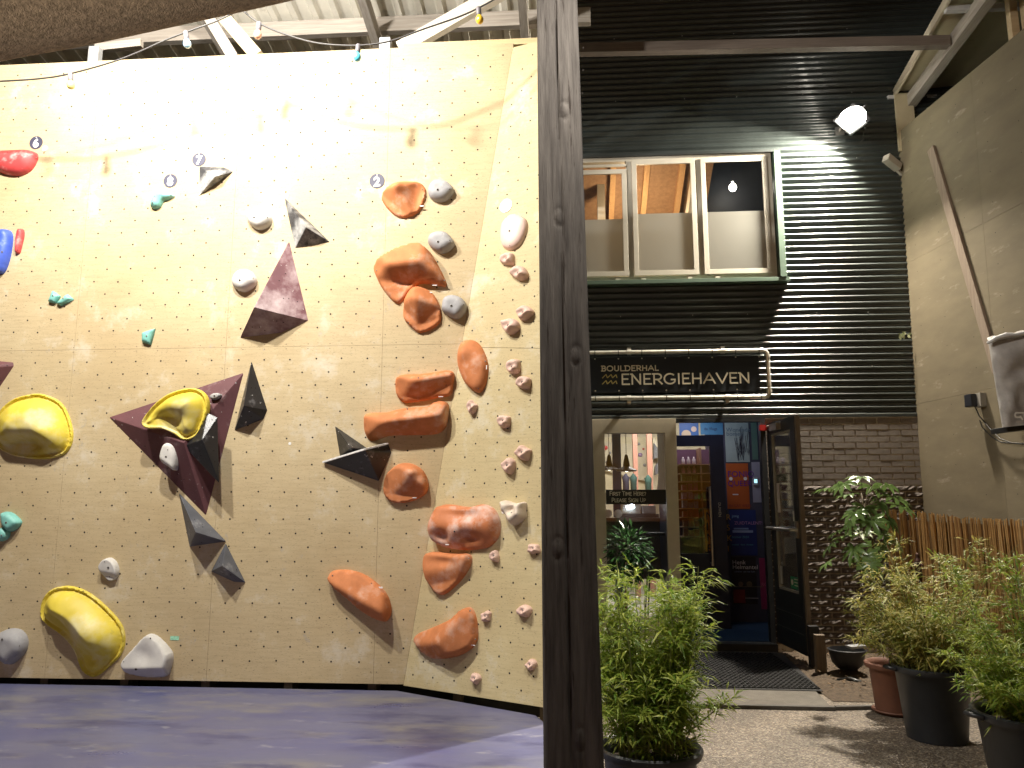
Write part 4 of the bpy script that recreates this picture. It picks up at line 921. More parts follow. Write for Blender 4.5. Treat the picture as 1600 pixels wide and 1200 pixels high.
for k_ in range(70):
    x = .56+k_*.045
    for sgn in (-1, 1):
        a = Vector((x, 6.71, .031)); b = Vector((x+sgn*1.57*.58, 8.27, .031))
        def clip(p, q, X0, X1):
            if p.x > X1 and q.x > X1 or p.x < X0 and q.x < X0: return None
            for X, lo in ((X0, 1), (X1, 0)):
                for (u, w_) in ((p, q), (q, p)):
                    if (u.x < X if lo else u.x > X): t_ = (X-u.x)/(w_.x-u.x); u.x, u.y = X, u.y+(w_.y-u.y)*t_
            return p, q
        c_ = clip(a.copy(), b.copy(), .57, 2.02)
        if c_ and (c_[0]-c_[1]).length > .05: g.bar(c_[0]+Vector((0,0,.0006*(sgn+1))), c_[1]+Vector((0,0,.0006*(sgn+1))), .008, .008)
for k_ in range(22): g.box(.57, 2.02, 6.72+k_*.071, 6.727+k_*.071, .0268, .0362)
g.put('rubber_grid', RUB, dm)

# open outer door, hinged at the right jamb
Hn = onY(1197, 655, YF-.06); Ho = onZ(1272, 1029, .10); Hx = Vector((Hn.x+.02, YF-.07, .11)); Oz = Vector((2.225, 7.66, .11))
leaf = thing('open_door', 'black framed glass door standing open with a steel push bar', 'door', Hx)
dv = (Oz-Hx); wd = dv.length; dv.normalize(); dn = Vector((dv.y, -dv.x, 0)); DH = 2.26
if dn.x > 0: dn = -dn
def D(u, z, n): return Hx + dv*u + Vector((0,0,z)) + dn*n
def dbox(g, u0, u1, z0, z1, n0=-.025, n1=.025):
    vs = [D(u, z, n) for n in (n0, n1) for u, z in ((u0,z0),(u1,z0),(u1,z1),(u0,z1))]; return g.add(vs, [(0,1,2,3),(7,6,5,4),(0,4,5,1),(1,5,6,2),(2,6,7,3),(3,7,4,0)])
g = G(); dbox(g, 0, .11, 0, DH); dbox(g, wd-.12, wd, 0, DH); dbox(g, .11, wd-.12, DH-.12, DH); dbox(g, .11, wd-.12, 0, .55)
g.put('frame', DOORM, leaf, bevel=.003)
dbox(G(), .112, wd-.122, .552, DH-.122, -.004, .004).put('pane', glass('door_glass', (.8,.85,.82), frost=.34, alpha=1.0, rough=.06), leaf)
g = G(); 
for (a, b, c_, d_) in ((.111, .131, .56, DH-.13), (wd-.141, wd-.121, .56, DH-.13)): dbox(g, a, b, c_, d_, -.018, .018)
dbox(g, .131, wd-.141, .551, .57, -.018, .018); dbox(g, .131, wd-.141, DH-.14, DH-.121, -.018, .018); g.put('glazing_bead', M('bead_grey', (.30,.29,.25), .5), leaf)
for (z_) in (.18, .34): dbox(G(), .03, wd-.04, z_, z_+.006, .0252, .029).put('kick_plate_groove', M('groove', (.07,.08,.085), .4), leaf)
g = G(); g.tube([D(.05, 1.16, .03), D(.05, 1.16, .09), D(wd-.05, 1.16, .09), D(wd-.05, 1.16, .03)], .017, 10); g.put('push_bar', STEEL, leaf, smooth=True, auto=50)
dbox(G(), wd-.09, wd-.04, 1.08, 1.24, .026, .04).put('lock_plate', STEEL, leaf)
dbox(G(), wd-.0, wd+.035, 0.0, DH, -.02, .02).put('edge_strip', M('edge_brown', (.16,.13,.10), .6), leaf)
GRN = M('emergency_green', (.01,.16,.075), .5, var=.03); sk = G(); dbox(sk, wd-.36, wd-.13, .585, .70, .006, .0085); s1 = sk.put('emergency_sticker', GRN, leaf)
for k_, wdt in enumerate((.10, .13, .09)): dbox(G(), wd-.26, wd-.26+wdt, .675-.03*k_, .683-.03*k_, .0088, .0095).put('sticker_line', LET, leaf)
c = D(wd-.315, .645, .009); G().disc(c, dn, .028, 12, .001).put('sticker_symbol', LET, leaf)
dbox(G(), .16, .24, 1.32, 1.62, .006, .008).put('faded_notice', M('notice', (.42,.36,.28), .7, var=.15, vs=20), leaf)
dbox(G(), wd-.2, wd-.14, 1.24, 1.34, .006, .008).put('opening_label', M('white_card', (.55,.55,.52), .6), leaf)
dbox(G(), .14, .19, .60, .78, .006, .008).put('small_label', M('white_card2', (.45,.45,.42), .6), leaf)
g = G(); g.tube([Hx+Vector((-.02, -.01, DH-.03)), D(.28, DH-.04, .06)], .012, 6); dbox(g, .22, .42, DH-.10, DH-.03, .026, .075); g.put('door_closer', M('closer_grey', (.34,.32,.30), .4, .5), leaf)
G().box(Hx.x-.10, Hx.x-.02, YF-.08, YF-.03, 2.30, 2.36).put('red_tag', M('red_plastic', (.45,.02,.02), .4), leaf)
# jamb right of the opening
G().box(2.075, 2.127, YF-.04, YF+.06, .093, fz1).put('door_jamb', DOORM, bld)
G().box(mx1+.001, 2.074, YF-.04, YF+.06, fz1-.04, fz1).put('door_head', DOORM, bld)

# vestibule and hall shell behind the entrance
hall = thing('climbing_hall', 'brightly lit climbing hall interior seen through the ground floor glass', 'room', (1, 11, .09))
HW = M('hall_wall', (.62,.55,.40), .6, var=.1, vs=3); DKF = M('dark_floor', (.03,.035,.045), .5, var=.2); LF = M('hall_floor', (.45,.43,.40), .4)
G().box(-2, 4.5, YF+.06, 15, .02, .088).put('floor', LF, hall)
G().box(-2, 4.5, 14.0, 14.1, .09, 3.3).put('back_wall', HW, hall)
G().box(-2, 4.5, YF+.12, 15, 3.3, 3.35).put('ceiling', DKF, hall)
G().box(-2.05, -2, YF+.06, 15, .09, 3.3).put('left_wall', HW, hall); G().box(4.5, 4.55, YF+.06, 15, .09, 3.3).put('right_wall', HW, hall)
def bxp(name, m, par, x0, y0, x1, y1, Y, dep=.1, **k):     # box whose front shows from photo point to photo point at depth Y
    a = onY(x0, y0, Y); b = onY(x1, y1, Y); return G().box(min(a.x,b.x), max(a.x,b.x), Y, Y+dep, min(a.z,b.z), max(a.z,b.z)).put(name, m, par, **k)
TERR = M('terracotta_paint', (.36,.17,.12), .6, var=.05)
for (a, b) in ((989,996), (1011,1019)):
    p = onY(a, 700, 12.5); q = onY(b, 700, 12.5)
    t = G().box(p.x, q.x, 12.5, 12.62, .09, 3.3).put('hall_column', TERR, label='slim terracotta column in the hall, the %s of two' % ('left' if a < 1000 else 'right'), cat='column')
p = onY(957, 700, 10.6); q = onY(970, 700, 10.6)
G().box(p.x, q.x, 10.6, 10.75, .09, 3.3).put('hall_pillar', M('pillar_blue', (.03,.09,.20), .4, var=.1), label='dark blue pillar seen through the ground floor window', cat='pillar')
hw = thing('indoor_climbing_wall', 'pale plywood boulder face inside the hall with grey volumes', 'climbing wall', (1.2, 13.6, .1))
def prism(pts, Y, dep, m, nm, par, **k):
    a = [onY(x, y, Y) for x, y in pts]; n = len(a); return mk(nm, a+[p+Vector((0,dep,0)) for p in a], [tuple(range(n)), tuple(range(n, 2*n))[::-1]]+[(i, (i+1) % n, (i+1) % n+n, i+n) for i in range(n)], m, par, **k)
prism([(942,683),(1042,683),(1042,770),(942,770)], 13.8, .1, M('hall_ply', (.66,.58,.38), .6, var=.08), 'panel', hw)
prism([(1020,684),(1023,686),(1041,698),(1041,770),(1020,770)], 13.2, .3, HW, 'angled_panel', hw)
prism([(1022,692),(1036,712),(1021,717)], 13.0, .15, GRYV, 'grey_volume', hw); prism([(1030,745),(1038,752),(1041,768),(1028,768)], 12.9, .15, GRYV, 'grey_volume', hw)
prism([(1024,728),(1034,716),(1029,740),(1023,742)], 12.95, .15, GRYV, 'grey_volume', hw)
for (x, y, r_, mm) in ((1000,711,4,M('hall_hold_lilac',(.35,.25,.42),.5)),(1007,727,3,GREYH),(998,694,2.5,GREYH),(953,708,2.5,GREYH),(946,700,4,RED),(1005,702,2,RED),(948,722,3,GREYH)):
    c = onY(x, y, 13.75); G().lathe([(r_*.012,0),(r_*.010,.06),(r_*.004,.09)], c, (0,-1,0), 8).put('hold', mm, hw, smooth=True)
prism([(1042,700),(943,690),(943,735),(1042,760)], 13.7, .02, HW, 'wall_rib', hw)
for i, (px_, sz) in enumerate(((979, 13), (952, 9))):
    c = onY(px_, 736-(2 if i else 0), 9.8+.8*i); t = thing('pendant_lamp', 'black %s pendant lamp shade behind the window' % ('large bell shaped' if i == 0 else 'smaller'), 'pendant lamp', c)
    k_ = 1.0
    G().lathe([(.125,-.004),(.132,.008),(.10,.03),(.045,.055),(.036,.12),(.022,.19),(.008,.21)], c, (0,0,1), 18).put('lamp_shade', M('shade_black', (.012,.012,.014), .4), t, smooth=True, auto=40)
    G().tube([c+Vector((0,0,.17)), Vector((c.x, c.y, 3.29))], .004, 5).put('cord', CAB, t)
    G().lathe([(.001,-.02),(.022,-.01),(.022,.012),(.001,.02)], c+Vector((0,0,.006)), (0,0,1), 10).put('bulb', M('bulb_lit', WHITE, .5, emit=(1,.9,.7), es=3), t)
ct = thing('bar_counter', 'dark bar counter behind the ground floor window', 'counter', (.8, 10, .09))
bxp('front', M('counter_dark', (.04,.035,.035), .5), ct, 930, 815, 1036, 905, 10.0, .5); bxp('worktop', M('counter_top', (.12,.10,.09), .3), ct, 928, 809, 1038, 815, 9.97, .56)
em = thing('espresso_machine', 'steel espresso machine on the bar counter', 'coffee machine', onY(970, 809, 10.1)); 
bxp('body', STEEL, em, 972, 788, 1002, 803, 10.12, .3, bevel=.01); bxp('hood', M('hood_grey', (.28,.26,.25), .4, .4), em, 1003, 790, 1025, 803, 10.14, .3, bevel=.01); bxp('base', M('base_dark', (.05,.05,.05), .4), em, 968, 803, 1030, 809, 10.12, .34)
for px_ in (950, 966):
    c = onY(px_, 805, 9.95); t = G().lathe([(.035,0),(.052,.006),(.052,.016),(.02,.018)], c+Vector((0,0,.02)), (0,-1,.1), 16).put('round_plate', M('plate_cream', (.62,.58,.50), .4), label='round cream plate standing on the bar counter, %s of two' % ('left' if px_ < 960 else 'right'), cat='plate', smooth=True, auto=40)
g = thing('bar_stool', 'black bar stool in front of the bright hall doorway', 'stool', onY(1028, 900, 9.6))
s0 = onY(1028, 836, 9.6); G().lathe([(.14,0),(.15,.012),(.14,.03)], s0, (0,0,1), 16).put('seat', M('stool_black', BLK, .5), g)
for sx, sy in ((-1,-1),(1,-1),(1,1),(-1,1)): G().tube([s0+Vector((sx*.09, sy*.09, 0)), Vector((s0.x+sx*.17, s0.y+sy*.17, .09))], .010, 6).put('leg', M('stool_black', BLK, .5), g)
c = onY(988, 791, 9.9); t = thing('counter_lamp', 'small glowing bulb lamp above the espresso machine', 'lamp', c); G().lathe([(.001,-.028),(.02,-.02),(.028,0),(.02,.02),(.001,.028)], c, (0,0,1), 12).put('bulb', M('cool_bulb', WHITE, .5, emit=(.75,.88,1), es=40), t, smooth=True)
c = onY(1037, 720, 11.4); t = thing('wall_lamp', 'bright round lamp at the right of the hall view', 'lamp', c); G().lathe([(.001,-.04),(.03,-.03),(.04,0),(.03,.03),(.001,.04)], c, (0,0,1), 12).put('bulb', M('hall_bulb', WHITE, .5, emit=(1,.97,.9), es=40), t, smooth=True)
for j_, (x, y, mm) in enumerate(((978,750,M('jacket_navy',(.015,.018,.04),.8)),(990,750,M('jacket_teal',(.01,.05,.045),.8)),(1013,752,M('jacket_green',(.012,.06,.05),.8)))):
    c = onY(x, y+8, 12.2); nm = ('navy', 'teal', 'sea green')[j_]
    g_ = G(); g_.lathe([(.03,-.20),(.05,-.18),(.05,.05),(.06,.12),(.025,.16),(.01,.18)], c, (0,0,1), 10); g_.put('hanging_jacket', mm, label='%s jacket hanging in the hall behind the window' % nm, cat='jacket', smooth=True)
lamp_area('hall_light', (1.3, 11.4, 3.2), (1.25, 12.6, 0), 1.6, 1.0, HALL_W, (1,.95,.86), hall)
# vestibule
vb = thing('vestibule', 'narrow entrance vestibule with a blue carpet floor and posters', 'vestibule', (1.6, 9.3, .09))
CARP = M('blue_carpet', (.012,.045,.10), .95, var=.2, vs=40, bump=.3, bs=200)
G().box(mx1+.01, 2.9, YF+.061, 10.6, .089, .094).put('carpet', CARP, vb)
G().box(mx1-.03, mx1, YF+.061, 10.0, .095, 3.2).put('left_wall', NAV, vb)
VA = Vector((2.10, YF+.07, 0)); VBp = Vector((1.86, 10.1, 0)); VU = (VA-VBp).normalized(); VN = Vector((-VU.y, VU.x, 0))
VA = Vector((2.17, YF+.10, 0)); VBp = Vector((2.70, 10.05, 0)); VU = (VA-VBp).normalized(); VN = Vector((VU.y, -VU.x, 0))
if VN.x > 0: VN = -VN
G().bar(VA+Vector((.03,0,1.65)), VBp+Vector((.03,0,1.65)), .04, 3.1).put('right_wall', M('vest_wall', (.10,.11,.16), .7), vb)
# rear wall carries posters: plane at Y=10.05 facing the street
YV = 9.9
G().box(1.74, 2.62, YV+.003, YV+.06, .095, 3.2).put('rear_wall', M('vest_rear', (.05,.055,.09), .7), vb)
def poster(lab, x0, y0, x1, y1, col, items=(), var=.1, glyphs=()):
    a = onY(x0, y0, YV-.006); b = onY(x1, y1, YV-.006); m_ = M('poster_'+lab[:12].replace(' ', '_'), col, .5, var=var, vs=5)
    t = thing('poster', lab, 'poster', (a.x, YV, b.z)); G().box(a.x, b.x, YV-.004, YV, b.z, a.z).put('sheet', m_, t)
    for (s_, fx, fy, sz, cc) in items: text_mesh(s_, sz, M('ink_%.2f_%.2f_%.2f' % cc, cc, .6, var=.02), t, (a.x+(b.x-a.x)*fx, YV-.006, b.z+(a.z-b.z)*fy), (1,0,0), (0,0,1), 'lettering')
    for (kind, fx, fy, w_, h_, cc) in glyphs:
        X = a.x+(b.x-a.x)*fx; Z_ = b.z+(a.z-b.z)*fy; m2 = M('ink_%.2f_%.2f_%.2f' % cc, cc, .6, var=.02)
        if kind == 'disc': G().disc((X, YV-.0055, Z_), (0,-1,0), w_, 18, .001).put('printed_shape', m2, t)
        if kind == 'rect': G().box(X, X+w_, YV-.0065, YV-.0055, Z_, Z_+h_).put('printed_shape', m2, t)
        if kind == 'twig':
            g = G(); rn = random.Random(4)
            for i in range(26):
                p = Vector((X+rn.uniform(0,w_), YV-.006, Z_+rn.uniform(0,.12)))
                q = p+Vector((rn.uniform(-.05,.05), 0, rn.uniform(.05,h_*.7))); g.bar(p, q, .006*rn.uniform(.4,1.2), .001, (0,1,0))
            g.put('printed_twigs', m2, t)
    return t
W3 = (.75,.75,.78)
poster('pale poster with dark twig drawing and the words Wonende bomen', 1132, 658, 1172, 722, (.32,.42,.42), [('Wonende', .05, .74, .075, (.10,.16,.22)), ('bomen', .05, .64, .075, (.10,.16,.22))], glyphs=[('twig', .5, .03, .14, .5, (.03,.03,.05))])
poster('green grey poster strip beside the pale twig poster', 1173, 658, 1185, 718, (.10,.20,.17))
poster('orange poster with bold purple letters', 1134, 724, 1172, 795, (.42,.10,.02), [('FONIQ', .05, .70, .105, (.10,.02,.25)), ('QUEER', .04, .50, .095, (.10,.02,.25)), ('IN CAT WEEK', .06, .04, .045, (.20,.03,.04))], glyphs=[('disc', .20, .66, .022, 0, W3), ('disc', .85, .66, .022, 0, W3), ('rect', .25, .30, .07, .014, W3)])
poster('white information sheet with a lit square beside the orange poster', 1174, 722, 1190, 785, (.30,.32,.42))
poster('deep blue festival poster under the orange one', 1139, 797, 1184, 868, (.012,.03,.17), [('jong', .10, .84, .05, (.3,.5,.8)), ('ZUIDTALENT!', .18, .68, .055, (.45,.25,.55)), ('festival 2024', .08, .38, .04, (.10,.35,.5)), ('muziek  dans  theater', .06, .22, .03, (.1,.35,.5))], glyphs=[('rect', .1, .5, .25, .03, (.25,.35,.6)), ('rect', .15, .57, .18, .02, (.2,.3,.55))])
poster('black poster with a white two line heading, lowest in the poster column', 1142, 870, 1184, 944, (.015,.015,.02), [('Henk', .04, .84, .075, W3), ('Helmantel', .04, .74, .075, W3), ('schilder van het licht', .12, .67, .03, (.3,.4,.6))], glyphs=[('rect', .05, .36, .36, .006, (.2,.18,.14)), ('rect', .04, .02, .14, .16, (.20,.02,.02)), ('disc', .35, .42, .03, 0, (.18,.14,.10)), ('disc', .70, .42, .035, 0, (.16,.13,.08)), ('rect', .5, .12, .16, .006, W3)])
poster('magenta poster strip beside the black poster', 1186, 872, 1203, 952, (.30,.03,.12), [('ROZE', .1, .45, .06, (.5,.15,.25))])
poster('bright blue poster with pale round shapes above the inner door', 1061, 659, 1092, 680, (.03,.12,.35), glyphs=[('disc', .35, .05, .06, 0, (.5,.45,.32)), ('disc', .75, .45, .035, 0, (.5,.45,.4))])
poster('light blue poster with dark handwriting above the inner door', 1094, 659, 1130, 679, (.06,.22,.42), [('de Vlugt', .15, .35, .05, (.02,.03,.10))])
# inner door leaf
idr = thing('inner_door', 'dark navy inner door with a glass panel and long steel handle', 'door', (1.2, 9.3, .095))
YI = 9.35
def ip(x, y, d=0): return onY(x, y, YI+d)
x0 = mx1+.012; x1 = ip(1135, 800).x; zt_ = ip(1090, 680).z; zb = .10
ga, gb_ = x0+.012, ip(1113, 800).x; gt, gm = ip(1090, 697).z, ip(1090, 865).z
g = G(); g.box(x0, ga, YI, YI+.05, zb, zt_).box(gb_, x1, YI, YI+.05, zb, zt_).box(ga, gb_, YI, YI+.05, gt, zt_).box(ga, gb_, YI, YI+.05, zb, gm); g.put('frame', NAV, idr, bevel=.003)
G().box(ga, gb_, YI+.02, YI+.026, gm, gt).put('pane', GL, idr)
a = ip(1109, 760, -.07); b = ip(1114, 884, -.07); G().tube([a+Vector((0,.06,-.03)), a, Vector((a.x, b.y, b.z)), Vector((a.x, b.y+.06, b.z+.03))], .016, 10).put('handle', STEEL, idr, smooth=True, auto=50)
a = ip(1122, 785); text_mesh('DUWEN', .045, LET, idr, (a.x, YI-.001, a.z), (0,0,-1), (1,0,0), 'lettering')
# display rack behind the inner door
rk = thing('snack_rack', 'orange edged snack rack seen through the inner door glass', 'shelf rack', (1.5, 10.6, .09)); YR_ = 9.62
RE = M('rack_edge', (.33,.19,.14), .5); a = onY(1063, 700, YR_); b = onY(1099, 862, YR_)
G().box(a.x-.02, b.x+.16, YR_+.26, YR_+.28, .1, a.z).put('back_panel', M('rack_back', (.08,.03,.10), .6), rk)
G().box(b.x, b.x+.02, YR_, YR_+.26, .1, a.z).put('upright', RE, rk)
rows = [725, 739, 752, 766, 780, 794, 808, 823, 838]
cols = [(.5,.45,.5),(.5,.2,.22),(.16,.20,.07),(.20,.02,.15),(.22,.16,.42),(.10,.16,.35),(.20,.03,.05),(.30,.09,.04),(.28,.07,.05)]
nmz = ['white capped bottles','pale bottles','olive cartons','magenta boxes','lilac boxes','blue and green boxes','dark red boxes','rust brown boxes','red brown bags']
for i, y in enumerate(rows):
    c = onY(1080, y, YR_); G().box(a.x-.02, b.x+.15, YR_-.01, YR_+.255, c.z-.012, c.z).put('shelf', RE, rk)
    t = thing('snack_row', 'row of %s on shelf %s of the snack rack' % (nmz[i], ('one','two','three','four','five','six','seven','eight','nine')[i]), 'snacks', (1.5, YR_+.05, c.z))
    m_ = M('snack_%d' % i, cols[i], .5, var=.35, vs=24)
    for q in range(5):
        x = a.x+.01+q*.066
        if x > b.x-.04: break
        if i < 2: G().lathe([(.02,0),(.024,.01),(.024,.055),(.010,.075),(.010,.09)], (x+.025, YR_+.05, c.z), (0,0,1), 10).put('bottle', m_, t, smooth=True)
        else: G().box(x, x+.058, YR_+.02, YR_+.14, c.z+.001, c.z+.07+.012*((q*7+i) % 3)).put('pack', m_, t, bevel=.003)
bn = thing('banner', 'orange strip banner with dark capital letters beside the snack rack', 'banner', onY(1103, 860, 9.5))
a = onY(1100, 796, 9.5); b = onY(1113, 862, 9.5); G().box(a.x, b.x+.02, 9.5, 9.505, b.z, a.z).put('sheet', M('banner_orange', (.60,.26,.03), .6), bn)
for i, ch in enumerate('MINE'): text_mesh(ch, .13, M('ink_dark', (.03,.02,.05), .6), bn, (a.x+.015, 9.4985, a.z-.12-.127*i), (1,0,0), (0,0,1), 'lettering')
bn = thing('banner', 'narrow yellow and black lettered banner right of the inner door', 'banner', onY(1136, 860, 9.8))
a = onY(1133, 797, 9.8); b = onY(1139, 862, 9.8); G().box(a.x, b.x, 9.8, 9.805, b.z, a.z).put('sheet', M('banner_black', (.02,.02,.02), .6), bn)
for i, ch in enumerate('RSKI'): text_mesh(ch, .10, M('ink_yellow', (.62,.36,.03), .6), bn, (a.x+.004, 9.798, a.z-.12-.127*i), (1,0,0), (0,0,1), 'lettering')
lamp_area('vestibule_light', (1.6, 9.0, 3.1), (1.7, 9.6, 0), .3, .3, 5.0, (.72,.80,1), vb)
lamp_area('rack_light', (1.5, 9.55, 2.6), (1.5, 9.75, 1.0), .3, .1, 3.0, (1,.8,.75), vb)
c = onY(1181, 752, 9.87); t = thing('keypad', 'small keypad with a glowing pale blue screen on the vestibule wall', 'keypad', c)
G().box(c.x-.03, c.x+.03, 9.875, 9.893, c.z-.05, c.z+.05).put('case', M('keypad_case', (.4,.42,.46), .5), t, bevel=.003); G().box(c.x-.018, c.x+.018, 9.872, 9.8745, c.z-.02, c.z+.025).put('screen', M('keypad_glow', (.5,.8,.9), .5, emit=(.4,.8,.95), es=1.6), t)

# ------------------------------------------------------------------ entrance sign in its pipe frame
YS = YF-.13
sg = thing('entrance_sign', 'dark navy banner sign in a galvanised pipe frame above the door', 'sign', (onY(1060, 626, YS).x, YS, onY(1060, 626, YS).z))
sx0 = onY(880, 590, YS).x; sx1 = onY(1187, 590, YS).x; sz0 = onY(1060, 612, YS).z; sz1 = onY(1060, 557, YS).z; px1 = onY(1201, 590, YS).x; pz0 = onY(1060, 621.5, YS).z; pz1 = onY(1060, 549.5, YS).z
G().box(sx0, sx1, YS-.003, YS+.003, sz0, sz1).put('banner', M('sign_navy', (.009,.014,.022), .6, var=.08, vs=3), sg)
GAL = M('galvanised_pipe', (.62,.60,.54), .33, .75, var=.12, vs=16, bump=.05, bs=60)
pts = [(sx0-.1, YS, pz1), (px1-.05, YS, pz1), (px1-.018, YS, pz1-.008), (px1-.004, YS, pz1-.03), (px1, YS, pz1-.06), (px1, YS, pz0+.06), (px1-.004, YS, pz0+.03), (px1-.018, YS, pz0+.008), (px1-.05, YS, pz0), (sx0-.1, YS, pz0)]
G().tube(pts, .0235, 14).put('pipe_frame', GAL, sg, smooth=True, auto=60)
g = G()
for (zz, s_) in ((pz1, 1), (pz0, -1)): 
    g.tube([(px1-.075, YS, zz), (px1-.048, YS, zz)], .030, 12); g.tube([(px1, YS, zz-s_*.05), (px1, YS, zz-s_*.08)], .030, 12)
g.put('elbow_collar', GAL, sg, smooth=True, auto=50)
for (px_, zz) in ((984, pz1), (1131, pz1), (982, pz0), (1135, pz0)):
    x = onY(px_, 590, YS).x; g = G(); g.tube([(x-.022, YS, zz), (x+.022, YS, zz)], .031, 12); s_ = 1 if zz == pz1 else -1
    g.box(x-.02, x+.02, YS-.012, YS+.1, zz+.024, zz+.05) if s_ > 0 else g.box(x-.02, x+.02, YS-.012, YS+.1, zz-.062, zz-.024)
    g.put('clamp', GAL, sg, smooth=True, auto=40)
TIE = M('cable_tie', (.012,.012,.012), .5)
for i in range(8):
    x = onY(930+36.8*i, 590, YS).x
    for zz, se in ((pz1, sz1), (pz0, sz0)):
        g = G(); g.tube([(x-.004, YS, zz), (x+.004, YS, zz)], .0262, 12); g.bar((x, YS-.02, zz), (x, YS-.006, se+(-.012 if zz == pz1 else .012)), .005, .003, (0,1,0)); g.put('cable_tie', TIE, sg)
        G().disc((x, YS-.004, se+(-.016 if zz == pz1 else .016)), (0,-1,0), .008, 10, .002).put('eyelet', GAL, sg)
for zz in (onY(1187, 566, YS).z, onY(1187, 605, YS).z): G().bar((sx1-.01, YS-.005, zz), (px1, YS-.026, zz), .006, .004).put('cable_tie', TIE, sg)
def sp(px, py): p = onY(px, py, YS-.004); return p.x, p.z
LETM = M('sign_cream', (.74,.68,.52), .6, var=.05)
x, z = sp(940, 579.8); x2, z2 = sp(940, 572.2); stroke_text('BOULDERHAL', x, z, abs(z2-z), .0115, .20, YS-.008, 'lettering', LETM, sg, kx=1.29)
x, z = sp(971, 600.5); x2, z2 = sp(971, 585); xe = stroke_text('ENERGIEHAVEN', x, z, abs(z2-z), .0165, .16, YS-.008, 'lettering', LETM, sg, kx=1.27)
g = G()
for (x0_, y0_) in ((941, 588), (941, 597.5)):
    P_ = [sp(x0_+dx, y0_+dy) for dx, dy in ((0,3),(6,-3),(8,2.5),(14,-3),(16,2.5),(21.5,-2.5),(23,2.5))]
    for a, b in zip(P_, P_[1:]): g.bar((a[0], YS-.0065, a[1]), (b[0], YS-.0065, b[1]), .010, .003, (0,1,0))
g.put('wave_emblem', M('emblem_gold', (.50,.40,.13), .6, var=.03), sg)

# ------------------------------------------------------------------ facade floodlight and fittings
lc = onY(1328, 190, YF-.34)
floodlight('facade_floodlight', 'bright round-glowing floodlight on the corrugated facade right of the window', lc, lc+Vector((-.75,-.20,-1.0)), .26, .22, FACADE_W, (1,.90,.74), lens_es=60, spread=136)
G().lathe([(.001,.0),(.075,.01),(.125,.05),(.14,.10),(.125,.15),(.075,.19),(.001,.20)], lc+Vector((0,-.13,-.11)), (-.1,.25,1), 20).put('glare_globe', M('glare_white', WHITE, .3, emit=(1,.93,.80), es=30), [o for o in ORG if o.name.startswith('facade_floodlight')][0], smooth=True)  # emissive globe added so the lamp reads as a blown-out white blob
t = thing('light_bracket', 'steel wall arm carrying the bright facade floodlight', 'bracket', (lc.x, YF-.03, lc.z)); G().tube([(lc.x, YF-.02, lc.z+.05), lc+Vector((0,.12,.10))], .014, 8).put('arm', STEEL, t); G().box(lc.x-.05, lc.x+.05, YF-.03, YF-.018, lc.z, lc.z+.1).put('wall_plate', STEEL, t)
c = onY(1349, 210, YF-.06); G().tube([c+Vector((-.03,-.2,.10)), c+Vector((0,-.05,.03)), c, c+Vector((-.005,0,-.06)), c+Vector((-.03,.0,-.08))], .005, 6).put('lamp_cable', CAB, label='short cable loop hanging under the facade floodlight', cat='cable', smooth=True)
a = onY(1384, 246, YF-.14); b = onY(1404, 262, YF-.05)
t = thing('security_camera', 'small pale box camera mounted where the facade meets the side wall', 'camera', b)
G().bar(a, b, .085, .085).put('case', M('cam_case', (.42,.39,.33), .5), t, bevel=.006); G().bar(b+Vector((-.02,0,-.02)), b+Vector((.06,.04,-.09)), .03, .03).put('mount', M('cam_case', WHITE, .5), t)
# creeper tuft poking out of the cladding
g = G(); rn = random.Random(8); cc = onY(1413, 524, YF-.06)
for i in range(16):
    p = cc+Vector((rn.uniform(-.055,.05), rn.uniform(-.04,.02), rn.uniform(-.035,.035))); a = rn.uniform(0, 2*PI); u = Vector((math.cos(a), rn.uniform(-.3,.3), math.sin(a)))*.024; v_ = Vector((-math.sin(a), rn.uniform(-.4,.4), math.cos(a)))*.014
    g.add([p-u, p+v_, p+u, p-v_], [(0,1,2,3)])
g.put('creeper_tuft', leafmat('creeper', (.20,.24,.12), (.35,.36,.22)), label='tiny tuft of pale leaves poking from the cladding beside the side wall', cat='plant')

# ------------------------------------------------------------------ side wall of plywood
sw = thing('side_wall', 'plain plywood faced side wall leaning along the right edge', 'wall', RWALL.w(1.2, -1.4))
def rp(u, v, h=0): return RWALL.w(u, v, h)
def ruv(px, py): q = RWALL.uv(px, py); return q.x, q.y
uS = 3.6
if (RWALL.w(0, 1).z < RWALL.w(0, 0).z): VS = -1
else: VS = 1
def V_(z, u=0): return (z-_B.z)/RWALL.V.z
vt = V_(5.66); seams = [V_(-.02+.0), V_(2.575), V_(4.145), V_(5.70)]
uo = [0, 1.25, 2.5, 3.75]
top_a = 5.68
for i in range(3):
    for j in range(3):
        a, b = uo[i]+.001, uo[i+1]-.001; c_, d_ = seams[j]+.001, seams[j+1]-.001
        q = [rp(a, c_), rp(b, c_), rp(b, d_), rp(a, d_)]
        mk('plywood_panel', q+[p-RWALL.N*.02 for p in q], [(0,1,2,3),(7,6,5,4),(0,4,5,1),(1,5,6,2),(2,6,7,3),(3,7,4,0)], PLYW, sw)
g = G(); rn = random.Random(2)
for k_ in range(9):
    for j in range(18):
        g.disc(rp(.2+k_*.4, V_(.4+j*.3), .0008), RWALL.N, .005, 6)
g.put('fixing_screws', MATS['hole_dark'], sw, kind='stuff')
a = RWALL.hit(1455, 232, .02); b = RWALL.hit(1558, 580, .02)
beam(sw, 'batten', a, b, .03, .10, wood('batten_brown', (.20,.15,.11), (.27,.21,.16)), up=tuple((b-a).normalized().cross(RWALL.N)))
